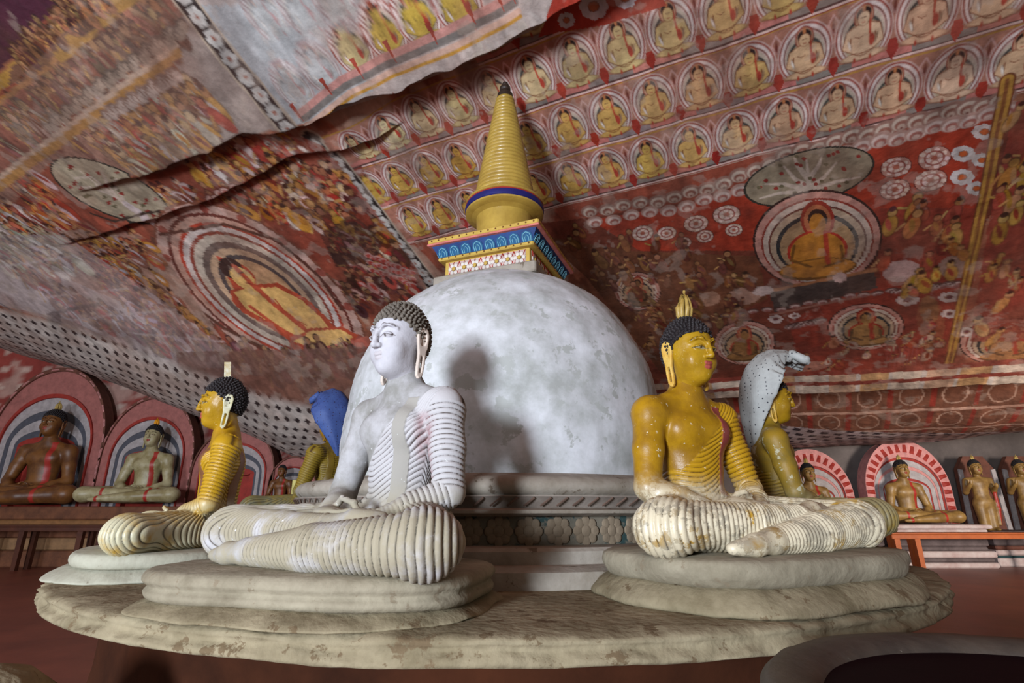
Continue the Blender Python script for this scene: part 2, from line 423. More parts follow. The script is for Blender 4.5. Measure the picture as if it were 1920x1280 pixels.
rl = lambda s: float(np.interp(s, BORD2[:, 1], BORD2[:, 0]))+.10
print('rows', s_a, s_b, s_c, 'left ends', rl(s_a), rl(s_b), rl(s_c))
rowband(s_a-.575, -2.2, 2.6, ph_a+.2, 1.0, 2)
rowband(s_a, rl(s_a), 3.9, ph_a, 1.0, 2); rowband(s_b, rl(s_b), 3.9, ph_b, 1.0, 3); rowband(s_c, rl(s_c), 4.4, ph_c, 1.0, 4)
# below the third row: red ground with clouds, rosettes, trees and roundels
RED = (164,54,32); DRED = (116,54,38)
field_px([(1000,420),(1105,408),(1290,378),(1400,342),(1590,270),(1890,195),(1905,330),(1840,430),(1790,640),(1770,700),(1480,735),(1380,745),(1240,700),(1180,600),(1100,500)], DRED)
field_px([(1105,412),(1290,384),(1400,345),(1590,275),(1885,200),(1850,400),(1760,430),(1660,400),(1420,470),(1200,470)], RED)
field_px([(1640,390),(1850,390),(1800,640),(1770,700),(1500,700),(1480,600),(1650,520)], (146,56,40), .85)
field_px([(1010,440),(1180,470),(1420,480),(1440,560),(1300,620),(1240,700),(1100,520)], (112,66,42), .9)
def scallops(px, n, rad, cols, sq=.8):
    px = np.asarray(px, float); seg = np.r_[0, np.cumsum(np.hypot(*np.diff(px, axis=0).T))]
    q = np.linspace(0, seg[-1], n); pts = P(np.stack([np.interp(q, seg, px[:, 0]), np.interp(q, seg, px[:, 1])], 1))
    for j, (r, s) in enumerate(pts):
        s = s+.02*math.sin(j*1.9)
        for k, c in enumerate(cols): ell(r, s+.015*k, rad*(1-k*.22), rad*sq*(1-k*.22), c)
CLD = [(150,112,98),(196,176,158),(140,90,76),(186,160,142),(120,70,60)]
path = np.array([(1105,404),(1200,388),(1280,374),(1391,338),(1480,296),(1582,268),(1740,228),(1878,194)])
scallops(path+(0,-8), 26, .105, CLD); scallops(path+(10,12), 24, .10, [(176,140,126),(206,182,170),(160,100,88),(196,166,152)])
def rosette(u, v, a, b, col=(200,162,146), rot=-10, centre=None):
    epx(u, v, a, b, rot, (110,44,36)); epx(u, v, a*.93, b*.93, rot, col)
    for kk in (.72, .42):
        n = 9 if kk > .6 else 6
        for i in range(n):
            t = 2*math.pi*i/n+kk; epx(u+a*kk*math.cos(t), v+b*kk*math.sin(t), a*.17, b*.17, rot, jit((224,196,180), 6)); 
    c0 = P(ell_px(u, v, a, b, rot, k=.56)); stroke(np.r_[c0, c0[:1]], .012, (150,70,60))
    epx(u, v, a*.2, b*.2, rot, centre or (176,96,76))
def daisy(u, v, a, b, n=8, col=(206,196,190), cen=(196,92,40), rot=-8):
    for i in range(n):
        t = 2*math.pi*i/n; epx(u+a*.62*math.cos(t), v+b*.62*math.sin(t), a*.40, b*.40, rot, col)
    epx(u, v, a*.55, b*.55, rot, col); epx(u, v, a*.42, b*.42, rot, (150,110,90)); epx(u, v, a*.33, b*.33, rot, cen)
for u, v, a, b in ((1205,437,21,15),(1250,437,19,13),(1305,419,24,16),(1362,402,27,18),(1322,443,17,12),(1281,455,16,11),(1376,431,17,12)): rosette(u, v, a, b, (190,158,140))
for u, v, a, b in ((1680,313,31,19),(1752,296,33,22),(1678,355,30,19),(1745,338,33,20)): rosette(u, v, a, b, (190,140,124), -16)
for u, v, a, b in ((1806,288,23,15),(1841,300,19,13),(1804,332,23,15),(1831,353,20,13),(1846,247,24,15)): daisy(u, v, a, b)
# tree crown and the great roundel with its seated figure
def tree(u, v, a, b, rot, tr, ground=(138,128,102), leaf=(140,44,36)):
    epx(u, v, a, b, rot, (48,46,38)); epx(u, v, a*.965, b*.94, rot, jit(ground, 4))
    for br in tr: stroke_px(br, .055, (196,178,160), 1, True)
    c, s = math.cos(math.radians(rot)), math.sin(math.radians(rot))
    for i in range(34):
        q = math.sqrt(rng.random())*.86; t = rng.random()*2*math.pi; x, y = a*q*math.cos(t), b*q*math.sin(t)
        epx(u+x*c-y*s, v+x*s+y*c, 4.2, 3.2, 0, leaf if i % 3 else (104,96,70))
tree(1517, 331, 126, 50, -14, [[(1518,362),(1516,335),(1512,300)],[(1518,352),(1490,335),(1470,312)],[(1518,352),(1545,332),(1568,305)],[(1517,356),(1470,345),(1435,345)],[(1519,356),(1570,340),(1612,332)],[(1515,335),(1495,310),(1490,296)],[(1517,335),(1535,310),(1540,295)],[(1517,358),(1460,362),(1425,372)]])
def roundel(u, v, a, b, rot, body=(190,122,40), base=None):
    for kk, c in ((1.0,(58,36,30)),(.965,(196,140,124)),(.87,(150,60,46)),(.84,(206,184,166)),(.76,(110,60,48)),(.73,(186,160,132)),(.64,(44,52,52)),(.58,(176,140,100))):
        epx(u, v+b*(1-kk)*.35, a*kk, b*kk, rot, c)
    E2_ = tuple(int(q*.62) for q in body)
    epx(u, v-b*.38, a*.26, b*.40, rot, (160,52,36)); epx(u, v-b*.36, a*.21, b*.33, rot, (190,110,70))
    poly_px(ell_px(u, v+b*.25, a*.47, b*.42, rot), (176,52,34)); poly_px(ell_px(u, v+b*.27, a*.42, b*.40, rot), body)
    poly_px(ell_px(u, v+b*.62, a*.60, b*.22, rot), E2_); poly_px(ell_px(u, v+b*.60, a*.57, b*.18, rot), body)
    for sg in (-1, 1): stroke_px([(u+sg*a*.36, v+b*.15), (u+sg*a*.40, v+b*.45), (u+sg*a*.1, v+b*.58)], .035, E2_)
    stroke_px([(u+a*.12, v-b*.1), (u+a*.16, v+b*.5)], .05, (176,58,36))
    epx(u, v-b*.40, a*.15, b*.20, rot, (60,36,28)); epx(u, v-b*.30, a*.125, b*.21, rot, body)
roundel(1533, 447, 122, 92, -6)
field_px([(1445,545),(1640,508),(1645,540),(1450,585)], (74,60,54)); stroke_px([(1440,545),(1645,505)], .05, (170,110,70)); stroke_px([(1445,590),(1650,548)], .04, (150,100,84))
roundel(1624, 612, 72, 44, -3, (176,128,72)); roundel(1396, 642, 58, 42, -3, (150,104,52)); roundel(1890, 640, 92, 44, -3, (176,120,70))
roundel(1195, 545, 44, 36, 10, (120,80,46))
for u, v, a, b, c in ((1690,508,36,20,(186,148,138)),(1790,500,30,22,(150,116,100)),(1395,555,34,16,(170,128,108)),(1330,560,20,14,(160,116,92)),(1745,600,26,46,(150,78,52)),(1742,580,18,26,(150,96,60)),(1500,690,60,10,(164,110,92)),(1430,545,20,9,(196,170,160)),(1575,520,14,9,(196,160,150))):
    epx(u, v, a, b, -8, c)
for pth in ([(1360,590),(1480,575),(1560,560),(1660,545),(1750,540)],[(1480,612),(1540,600)],[(1680,545),(1800,530)]):
    scallops(pth, 16, .07, [(90,56,48),(190,160,150),(140,86,78)], .6)
for u, v, a, b in ((1702,562,22,11),(1780,557,20,10),(1780,588,16,8),(1812,622,18,9),(1455,598,14,8),(1490,592,11,6)): daisy(u, v, a, b, 8, (200,176,166), (110,60,60))
# stiles of the right border and the panels beyond it
for w_, c in ((.12,(120,62,34)),(.09,(190,140,60)),(.03,(140,84,44))): stroke(BORDR, w_, c)
field_px([(1905,190),(1960,190),(1960,640),(1820,640),(1850,440),(1880,300)], (150,56,42), .8)
def crowd(px, n, pal, size=.20, up=(0, -1), slim=.40):
    """little standing figures packed in the polygon px"""
    px = np.asarray(px, float); lo, hi = px.min(0), px.max(0); pts = []
    while len(pts) < n:
        q = lo+rng.random(2)*(hi-lo); ins = False
        for i in range(len(px)):
            a, b = px[i], px[(i+1) % len(px)]
            if (a[1] > q[1]) != (b[1] > q[1]) and q[0] < (b[0]-a[0])*(q[1]-a[1])/(b[1]-a[1])+a[0]: ins = not ins
        if ins: pts.append(q)
    rs = P(np.array(pts))
    for r, s in rs[np.argsort(rs[:, 1])]:
        k = size*(.7+.6*rng.random()); c = jit(pal[rng.integers(len(pal))], 14); tl = rng.normal(0, .25); d = tuple(np.array(c)*.55)
        ell(r, s, k*slim+.012, k*.62+.012, d, tl, .7); ell(r, s, k*slim, k*.62, c, tl)
        ell(r+rng.normal(0, .1)*k, s-.1*k, k*slim*.4, k*.4, jit(pal[rng.integers(len(pal))], 14), tl+.3)
        hr, hs = r+math.sin(tl)*k*-.8, s-k*.80
        ell(hr, hs, k*.22, k*.26, d); ell(hr, hs+k*.04, k*.18, k*.2, jit(tuple(np.array((186,140,90))*.6+np.array(c)*.4), 10)); 
        if rng.random() < .5: ell(hr, hs-k*.18, k*.15, k*.16, jit((70,36,26), 8))
        if rng.random() < .6: stroke([(r-k*slim, s-k*.3), (r-k*slim*2.0, s+k*rng.uniform(-.6, .4))], k*.12, jit((190,140,80), 12))
PAL = [(176,60,40),(196,134,46),(206,190,176),(120,44,32),(160,110,60),(110,100,78),(150,66,44),(190,150,110)]
crowd([(1885,230),(1925,220),(1925,640),(1835,640)], 18, [(186,130,56),(186,140,90),(150,60,40)], .20, slim=.26)
crowd([(1650,390),(1840,380),(1810,500),(1700,560),(1640,480)], 20, [(186,120,50),(176,130,60),(176,90,60),(150,60,44)], .19, slim=.30)
crowd([(1050,430),(1400,460),(1440,600),(1240,680),(1120,520)], 70, [(120,74,46),(140,90,50),(130,80,60),(104,50,36)], .17, slim=.30)
crowd([(1480,640),(1780,600),(1770,700),(1490,725)], 30, [(160,90,60),(150,60,44),(186,150,130)], .14)
for k in range(9): stroke_px([(1660+k*8,700),(1664+k*8,650)], .02, (150,70,60))
# ---- left of the flower border: crowded scenes
LEFT = [(-10,180),(120,40),(240,-10),(345,0),(430,110),(540,242),(450,258),(330,318),(250,330),(100,300),(-10,420)]
field_px([(-10,330),(200,180),(345,0),(540,242),(450,258),(330,318),(250,330),(100,300),(-10,420)], (158,116,98), .75)
field_px([(230,130),(350,20),(440,120),(530,240),(450,255),(340,300),(300,240)], (170,164,156), .85)
crowd([(20,240),(200,100),(300,40),(330,90),(250,170),(120,260),(20,320)], 130, [(150,70,52),(150,110,70),(186,170,156),(110,60,46),(130,100,76),(100,90,74),(140,76,56)], .26, slim=.22)
crowd([(60,200),(200,60),(320,10),(345,60),(180,150),(60,260)], 60, [(120,60,44),(96,70,54),(150,110,90)], .22, slim=.26)
crowd([(150,280),(230,210),(370,160),(440,230),(330,300),(260,325)], 80, [(176,60,40),(196,140,60),(200,186,170),(150,120,96),(110,60,44)], .25, slim=.28)
crowd([(-10,400),(80,310),(130,400),(180,440),(60,470),(-10,440)], 50, [(186,60,36),(206,186,176),(196,120,60),(140,50,36)], .28, slim=.32)
for a, b, w_, c in (((-10,356),(330,96),.11,(186,130,40)),((-10,340),(330,84),.05,(206,176,150)),((-20,168),(235,-20),.12,(186,140,56)),((-20,205),(110,108),.05,(176,120,60)),((110,108),(260,-20),.09,(190,140,50)),((0,130),(130,10),.05,(150,90,60))):
    stroke_px([a, b], w_, c)
field_px([(-20,150),(-20,-20),(130,-20),(60,70)], (70,24,44)); field_px([(20,130),(140,-20),(225,-20),(15,165)], (120,84,62))
crowd([(25,130),(140,0),(215,0),(30,150)], 60, [(70,44,36),(160,110,70),(110,64,44)], .13, slim=.4)
scallops([(90,238),(200,150),(300,80),(345,50)], 40, .07, [(90,80,70),(170,150,130)], .8)
scallops([(200,215),(260,180),(330,140)], 24, .08, [(130,100,86),(190,170,156)], .8)
field_px([(-10,200),(120,60),(260,-20),(345,0),(430,110),(540,242),(450,258),(330,318),(250,330),(100,300),(-10,400)], (132,108,94), .42)
# pale worn sheet above the border, fading niches, blue daylight painted into its greys
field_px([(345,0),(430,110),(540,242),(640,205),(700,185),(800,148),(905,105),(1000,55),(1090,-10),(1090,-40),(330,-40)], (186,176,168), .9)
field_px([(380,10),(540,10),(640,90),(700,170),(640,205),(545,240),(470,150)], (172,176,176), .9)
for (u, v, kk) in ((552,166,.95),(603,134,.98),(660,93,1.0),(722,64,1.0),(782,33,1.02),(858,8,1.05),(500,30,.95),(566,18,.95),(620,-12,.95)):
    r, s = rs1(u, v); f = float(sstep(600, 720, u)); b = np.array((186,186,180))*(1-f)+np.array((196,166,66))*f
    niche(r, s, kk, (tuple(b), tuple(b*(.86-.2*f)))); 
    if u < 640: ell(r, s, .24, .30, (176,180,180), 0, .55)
pr = P([(560,215),(640,150),(720,108),(830,62),(930,10),(960,-10)])
for off, w_, c in ((0,.07,(196,140,130)),(.06,.06,(120,116,110)),(.13,.05,(206,170,150)),(.17,.03,(190,140,50))): stroke(pr+np.array((0, off)), w_, c)
for q in np.linspace(0, 1, 8):
    i = q*(len(pr)-1.001); k = int(i); r, s = pr[k]*(1-i+k)+pr[k+1]*(i-k); poly([(r-.03, s-.12), (r+.03, s-.12), (r, s+.08)], (160,60,44))
field_px([(1040,-10),(1220,-40),(1250,10),(1130,48),(1050,60),(1010,70)], (176,56,40)); 
for u, v, a in ((1113,12,27),(1172,-4,22),(1062,38,16)): daisy(u, v, a, a*.95, 8, (206,206,210), (196,120,84), 0)
# flower border
for B in (BORD1, BORD2):
    stroke(B, .27, (176,160,140)); stroke(B, .21, (44,36,34))
    L = np.r_[0, np.cumsum(np.hypot(*np.diff(B, axis=0).T))]
    for q in np.arange(.08, L[-1], .185):
        r, s = np.interp(q, L, B[:, 0]), np.interp(q, L, B[:, 1]); c = (188,184,176)
        for i in range(6): ell(r+.055*math.cos(i*1.047), s+.055*math.sin(i*1.047), .036, .036, c)
        ell(r, s, .05, .05, c); ell(r, s, .022, .022, (150,90,70))
# fallen edge below the sheet, scenes with reds and ochres
field_px([(275,330),(400,290),(540,248),(600,270),(640,315),(780,500),(800,540),(700,600),(640,560),(560,470),(480,400),(330,400)], (140,62,44), .8)
crowd([(300,380),(400,300),(545,262),(590,290),(500,340),(400,390)], 60, [(206,190,180),(190,130,46),(160,56,40),(120,50,36)], .22)
crowd([(420,390),(560,300),(640,330),(780,510),(720,560),(600,440),(500,420)], 130, [(180,120,40),(170,52,36),(120,44,30),(150,90,40),(206,180,160),(96,44,32)], .24)
crowd([(640,420),(780,520),(790,560),(690,600),(620,520)], 45, [(70,34,26),(170,50,40),(196,150,140),(110,40,30)], .22)
field_px([(600,440),(660,400),(720,450),(700,490),(630,500)], (60,34,28), .7)
for k in range(3): scallops([(690+k*4,478+k*14),(740+k*5,498+k*12),(775,512+k*12)], 10, .06, [(196,150,140),(170,60,50)], .8)
scallops([(300,410),(380,380),(440,350)], 16, .09, [(110,50,40),(206,170,160),(170,70,56)], .8)
# first tree
tree(206, 357, 122, 44, 24, [[(292,418),(245,388),(205,358)],[(240,386),(190,352),(150,320)],[(225,372),(170,350),(145,352)],[(215,364),(200,340),(190,320)],[(240,386),(215,350),(218,335)],[(205,358),(170,330),(140,335)]], (166,152,128))
stroke_px([(300,425),(240,385)], .14, (206,190,186))
stroke_px([(330,392),(270,400),(215,415),(170,400)], .04, (60,44,36))
# mandorla with the reclining-looking seated figure
def mand(u, v, a, b, rot):
    for kk, c in ((1.16,(130,76,56)),(1.13,(196,156,140)),(1.02,(110,52,42)),(.98,(206,160,140)),(.90,(186,66,44)),(.86,(222,206,196)),(.79,(150,70,54)),(.75,(206,190,170)),(.66,(120,100,90)),(.58,(206,170,136)),(.5,(86,76,74)),(.44,(206,160,116))):
        poly_px(ell_px(u+(1-kk)*12, v+(1-kk)*8, a, b, rot, 60, kk), c)
mand(490, 545, 205, 92, 37)
for i in range(30):
    t = 2*math.pi*i/30; q = ell_px(490, 545, 205, 92, 37, 30, 1.08)[i]; epx(q[0], q[1], 11, 6, 37, (206,170,156) if i % 2 else (160,80,66))
SK = (236,188,112); SE = (186,76,48)  # figure colour brightened to paint in a warm glow
def pl(px, col): poly_px(dens(px, 6), col)
pl([(404,478),(452,498),(492,560),(470,580),(438,540)], (206,86,58)); 
pl([(432,545),(455,535),(520,530),(575,560),(618,600),(640,640),(600,650),(545,640),(500,610),(455,585),(435,565)], SE)
pl([(440,549),(462,541),(518,538),(565,562),(605,598),(622,622),(575,636),(520,612),(460,578)], SK)
pl([(540,640),(580,615),(640,612),(672,628),(660,648),(600,662),(550,656)], SE); pl([(548,640),(585,620),(636,617),(662,630),(650,642),(600,654)], SK)
epx(450, 516, 34, 19, 35, SE); epx(434, 503, 27, 17, 35, (70,46,40)); epx(455, 521, 28, 15, 38, SK)
stroke_px([(440,500),(470,530),(520,575),(570,615)], .10, (200,84,54)); stroke_px([(470,575),(520,612),(545,628)], .07, (200,84,54))
stroke_px([(515,560),(540,590),(575,610)], .02, SE); stroke_px([(462,530),(470,532)], .03, (150,60,50)); stroke_px([(445,512),(456,510)], .02, (90,50,40))
field_px([(560,662),(690,630),(700,650),(640,680),(590,676)], (206,110,90)); field_px([(590,676),(650,676),(700,655),(720,690),(660,715)], (150,96,84))
stroke_px([(285,445),(300,500),(345,560),(420,615),(500,655)], .06, (100,60,46)); stroke_px([(300,440),(420,420),(520,450),(600,520),(640,580)], .06, (96,56,44))
# lower left slope; pale mauve washes paint in the window light
field_px([(-10,440),(150,430),(300,470),(420,640),(380,700),(200,640),(-10,560)], (170,140,122), .8)
field_px([(-10,470),(120,520),(260,580),(420,640),(440,690),(330,690),(130,600),(-10,570)], (186,172,168), .85)
crowd([(-10,430),(120,430),(160,500),(60,540),(-10,500)], 50, [(176,170,150),(150,140,110),(200,190,176),(150,90,70)], .26)
crowd([(140,440),(280,450),(330,560),(420,650),(330,640),(200,540)], 110, [(190,130,50),(160,90,60),(200,180,176),(120,70,54),(170,60,44)], .24)
crowd([(60,520),(200,580),(360,650),(300,660),(120,590)], 60, [(196,186,190),(150,110,100),(176,60,50),(120,90,80)], .24)
crowd([(330,620),(500,670),(660,640),(680,700),(520,720),(400,690)], 50, [(120,80,66),(150,110,96),(90,56,46)], .22)
for a, b in (((40,470),(230,600)),((60,560),(240,540)),((130,600),(330,580)),((200,620),(420,640)),((0,500),(140,480))): stroke_px([a, b], .035, (196,180,176), .5)
stroke_px([(90,590),(130,580),(185,570)], .06, (70,46,38)); field_px([(88,588),(112,582),(116,610),(90,612)], (80,56,46)); stroke_px([(0,568),(60,605),(110,628),(200,655)], .05, (90,80,84))
field_px([(-10,440),(120,440),(300,560),(430,660),(420,720),(330,690),(130,610),(-10,570)], (178,164,162), .45)
field_px([(330,660),(700,650),(650,780),(570,860),(480,810),(420,780),(340,720)], (122,86,74), .75)
# the chequered bands at the foot of the slope
for p in PATCHES:
    rr, ss = np.meshgrid(p.R, p.S); x, y = rs2xy(rr, ss)
    zj0 = np.interp(x, [-14, -9, -5, -2], [9.6, 9.7, 10.1, 10.4])
    m = sstep(0, .25, y-zj0)*(x < -1.5)
    i = np.floor(x/.21+np.floor(y/.24)*.5); fx = (x/.21+np.floor(y/.24)*.5)-i-.5; fy = y/.24-np.floor(y/.24)-.5
    dot = (np.abs(fx)+np.abs(fy) < .30)
    wash = fbm(x*1.5, y*1.5, 77)[..., None]
    cb = lin((206,196,186))*(.75+.5*wash); cb = np.where(dot[..., None], lin((54,44,46)), cb)
    p.C[:] = p.C*(1-m[..., None])+cb*m[..., None]
    # right: panels under the ledge, paint brightened as if lit, then chequered cloth
    sl = np.interp(rr, E3[0], E3[1]); q = ss-sl
    pan = (q > -.62)*(q < .06)*(x > 1.5)
    ip = np.floor(rr/.42); cc = np.where(((ip % 3) == 0)[..., None], lin((206,160,110)), np.where(((ip % 3) == 1)[..., None], lin((226,206,184)), lin((216,176,146))))
    fp = rr/.42-ip; cc = np.where(((fp < .14))[..., None], lin((214,200,186)), cc); cc = np.where(((q < -.5)|(np.abs(q+.28) < .05))[..., None], lin((150,66,52)), cc)
    cc = np.where((((rr-fp*.42+.21-rr)**2) < 0)[..., None], cc, cc)
    arch = ((fp-.57)**2/.10+(q+.10)**2/.05 < 1)[..., None]; cc = np.where(arch*(q < -.02)[..., None], cc*.78, cc)
    p.C[:] = np.where((pan > 0)[..., None], cc, p.C)
    rec = (q > .06)*(x > 1.0)
    ip = np.floor(rr/.62); fp = rr/.62-ip; lane = np.floor(q/.7)
    cc = lin((122,76,56))*np.ones(rr.shape+(1,))*(.7+.6*fbm(rr*2, ss*2, 88)[..., None])
    cc = np.where(((fp < .13)*(np.abs((q/.7-lane)-.5) < .42))[..., None], lin((140,48,36)), cc)
    cc = np.where((np.abs((q/.7-lane)-.05) < .05)[..., None], lin((190,150,130)), cc)
    ro = ((fp-.56)/.30)**2+((q/.7-lane-.5)/.36)**2; cc = np.where(((ro < 1)*(ro > .75))[..., None], lin((176,140,120)), cc)
    i = np.floor(x/.26+np.floor(y/.2)*.5); fx = (x/.26+np.floor(y/.2)*.5)-i-.5; fy = y/.2-np.floor(y/.2)-.5
    ck = (x > 5.2+.0*y)*(y > 9.9+.15*np.abs(x-9)); dd = (np.abs(fx) < .27)*(np.abs(fy) < .26)
    ckc = np.where(dd[..., None], lin((50,42,50)), lin((176,160,160))); cc = np.where((ck > 0)[..., None], ckc, cc)
    p.C[:] = np.where((rec > 0)[..., None], cc, p.C)

# age: smoke, fading and worn patches over all of it
for p in PATCHES:
    rr, ss = np.meshgrid(p.R, p.S)
    a = (.08+.36*sstep(.38, .72, fbm(rr*1.7+4, ss*1.7, 201)))[..., None]
    fade = lin((128,86,66))*.9
    p.C[:] = p.C*(1-a)+fade*a*(p.C.mean(-1, keepdims=True)/.16)**.45
    st = fbm(rr*14, ss*6, 211, 3); p.C[:] *= (.62+.76*st)[..., None]
    fl_ = sstep(.60, .66, fbm(rr*5+1, ss*5, 221, 5))[..., None]*.30; p.C[:] = p.C*(1-fl_)+lin((176,156,140))*fl_
    sm = sstep(.52, .68, fbm(rr*2.1+7, ss*2.6, 231, 5))[..., None]*.32; p.C[:] = p.C*(1-sm)+lin((74,46,38))*sm
M_ceil = attr_mat('painted_rock', 'paint', rough=.72, wear=.30, wear_scale=2.6, bump=.5, bscale=9, dist=.03)
for k, p in enumerate(PATCHES):
    rr, ss = np.meshgrid(p.R, p.S); x, y = rs2xy(rr, ss); z = ceil_z(rr, ss)
    n, m = len(p.R), len(p.S); idx = np.arange(n*m).reshape(m, n)
    F = np.stack([idx[:-1, :-1], idx[1:, :-1], idx[1:, 1:], idx[:-1, 1:]], -1).reshape(-1, 4)
    me = mesh_from('ceiling', np.stack([x, y, z], -1).reshape(-1, 3), F); set_attr(me, 'paint', p.C.reshape(-1, 3))
    o = obj('ceiling', me, M_ceil); o['kind'] = 'structure'
    o['label'] = ['rock ceiling painted with rows of seated figures in niches','rock ceiling over the left with crowded faded scenes','low rock ceiling at the back with red murals','rock ceiling overhead','rock ceiling far right','rock ceiling far left'][k]

# ------------------------------------------------------------------ floor, back wall
M_floor = pmat('red_floor', (134,72,54), (104,54,42), scale=1.3, rough=.42, bump=.2, bscale=8, spec=.5)
o = obj('floor', MB().box(-24, 24, -10, 14, -.2, 0).mesh('floor'), M_floor); o['kind'] = 'structure'
xs = np.linspace(-20, 20, 400); zs = np.linspace(-.05, 5.5, 80); X, Zz = np.meshgrid(xs, zs)
Y = YW+.12*(fbm(X*.7, Zz*.7, 5)-.5)*np.ones_like(X)
C = np.empty(X.shape+(3,)); lf = sstep(-2.2, -2.6, X)[..., None]; nz = fbm(X*1.3, Zz*1.3, 21)[..., None]
C[:] = (lin((136,56,48))*(.6+.8*nz))*lf + (lin((98,88,84))*(.55+.9*nz))*(1-lf)
bl = sstep(.56, .66, fbm(X*2.1, Zz*2.1, 26))[..., None]*lf; bl = bl*.5; C[:] = C*(1-bl)+lin((200,176,160))*bl
i = np.floor(X/.5); fx = X/.5-i-.5; iz = np.floor(Zz/.45); fz = Zz/.45-iz-.5; dz = ((fx**2+fz**2) < .03)[..., None]*lf*.6; C[:] = C*(1-dz)+lin((206,186,170))*dz
M_wall = attr_mat('painted_wall', 'paint', wear=.3, wear_scale=2, bump=.4, bscale=10)
idx = np.arange(X.size).reshape(X.shape); F = np.stack([idx[:-1, :-1], idx[:-1, 1:], idx[1:, 1:], idx[1:, :-1]], -1).reshape(-1, 4)
me = mesh_from('wall_back', np.stack([X, Y, Zz], -1).reshape(-1, 3), F); set_attr(me, 'paint', C.reshape(-1, 3))
o = obj('wall_back', me, M_wall); o['kind'] = 'structure'
# ------------------------------------------------------------------ platform and stupa
AX, AY = -.066, 4.2; ZP = .764
M_plat = pmat('worn_plaster', (108,97,74), (150,138,112), scale=4.2, rough=.92, bump=.32, bscale=26, spots=(104,88,66), spot_scale=11, spot_lo=.58, dist=.010, spec=.15)
M_drum = pmat('red_earth_plaster', (66,36,22), (42,23,15), scale=2.2, rough=.95, bump=.3, bscale=14, spec=.05)
plat = thing('platform', 'low round plaster platform carrying the white stupa and ring of statues', 'platform', (AX, AY, 0))
def rough_lathe(prof, n, amp, seed, fade=None):
    V = []; prof = np.array(prof); m = len(prof); th = np.linspace(0, 2*math.pi, n, endpoint=False)
    T, J = np.meshgrid(th, np.arange(m)); R = prof[J, 0]; Z = prof[J, 1]
    x, y = R*np.cos(T), R*np.sin(T)
    d = amp*((fbm(x*2+9, y*2+Z*3, seed)-.5)*1.0+(fbm(x*7+3, y*7+Z*14, seed+5)-.5)*.55)
    d = d+.022*amp/.07*(fbm(T*34, Z*40+T*5, seed+9)-.5)*(prof[J, 2] > .7)
    R2 = R+d*prof[J, 2]; Z2 = Z+d*.5*prof[J, 2]
    idx = np.arange(n*m).reshape(m, n); nx = np.roll(idx, -1, 1)
    F = np.stack([idx[:-1], nx[:-1], nx[1:], idx[1:]], -1).reshape(-1, 4)
    return np.stack([R2*np.cos(T), R2*np.sin(T), Z2], -1).reshape(-1, 3), F
RP = 2.58
TS = .085
pr_ = [(2.1,ZP-TS-.02,0)]+[(2.40+.035*k, ZP-TS-.006, .5) for k in range(4)]+[(RP-.02,ZP-TS,1)]+[(RP+.010*math.sin(k*.8), ZP-TS+(TS-.012)*k/9, 1.1) for k in range(1,9)]+[(RP-.010,ZP-.010,1),(RP-.03,ZP-.003,.8)]+[(RP-.06-.07*k, ZP+.0002*k, .22) for k in range(1,17)]+[(r,ZP,.05) for r in (1.4,.9,.4,.05)]
V, F = rough_lathe(pr_, 900, .07, 70)
o = obj('slab', mesh_from('slab', V, F), M_plat, plat)
V, F = rough_lathe([(2.38,.0,.3),(2.36,.2,.4),(2.34,.4,.4),(2.34,.58,.3),(2.36,ZP-TS,.2)], 260, .08, 90); obj('drum', mesh_from('drum', V, F), M_drum, plat)
mbk = MB()
crk = [at_z(u, v, ZP-.06*k/5) for k, (u, v) in enumerate(((305,1178),(300,1190),(303,1205),(296,1218),(290,1232)))]

M_dome = pmat('whitewash', (156,158,154), (206,207,210), scale=4.0, rough=.75, bump=.25, bscale=12, spots=(164,166,162), spot_scale=7, spot_lo=.57, spec=.2)
M_base = pmat('dirty_whitewash', (124,114,100), (160,152,140), scale=4, rough=.85, bump=.5, bscale=20, spots=(104,92,78), spot_scale=10, spot_lo=.6)
M_gold = pmat('yellow_gilding', (184,154,70), (154,124,52), scale=5, rough=.34, bump=.15, spec=.5, coat=.2)
M_goldp = pmat('yellow_paint', (196,166,80), (170,138,62), scale=8, rough=.55, bump=.2)
M_blue = pmat('blue_paint', (30,64,120), (24,48,96), scale=6, rough=.5, bump=.1)
M_navy = pmat('navy_paint', (34,36,110), (26,28,86), scale=6, rough=.5, bump=.1)
M_petal = pmat('petal_blue', (24,92,128), (20,66,110), scale=8, rough=.5, bump=.1)
M_line = flat('pale_blue_line', (130,190,206)); M_white = flat('white_paint', (222,214,204)); M_redp = flat('red_paint', (176,50,40))
M_dark = flat('dark_bronze', (58,44,36), .5); M_pink = flat('pink_paint', (206,120,110)); M_grey = flat('grey_paint', (140,134,126))
M_teal = flat('dark_teal_paint', (40,64,66))
stupa = thing('stupa', 'white domed stupa with golden ringed spire in the middle of the platform', 'stupa', (AX, AY, 0))
def rl(name, prof, mat, par=stupa, n=160, ang=35): return shade_auto(MB().lathe(prof, n).build(name, mat, par), ang)
rl('base_step', [(1.78,.75),(1.78,.835),(1.74,.85),(1.0,.85)], M_base); rl('base_step', [(1.62,.84),(1.62,.905),(1.60,.92),(1.0,.92)], M_base)
rl('frieze', [(1.42,.91),(1.42,1.06),(1.0,1.06)], pmat('faded_teal', (84,82,72), (112,104,90), scale=5, rough=.85, bump=.3, spots=(44,64,62), spot_scale=7, spot_lo=.56))
rl('fillet', [(1.46,1.055),(1.50,1.07),(1.50,1.085),(1.46,1.095),(1.0,1.1)], M_base)
M_hatch = pmat('hatched_plaster', (116,104,94), (140,130,120), scale=5, rough=.8, bump=.4, bscale=20)
rl('moulding', [(1.42,1.095),(1.43,1.12),(1.47,1.15),(1.47,1.155),(1.2,1.16)], M_hatch)
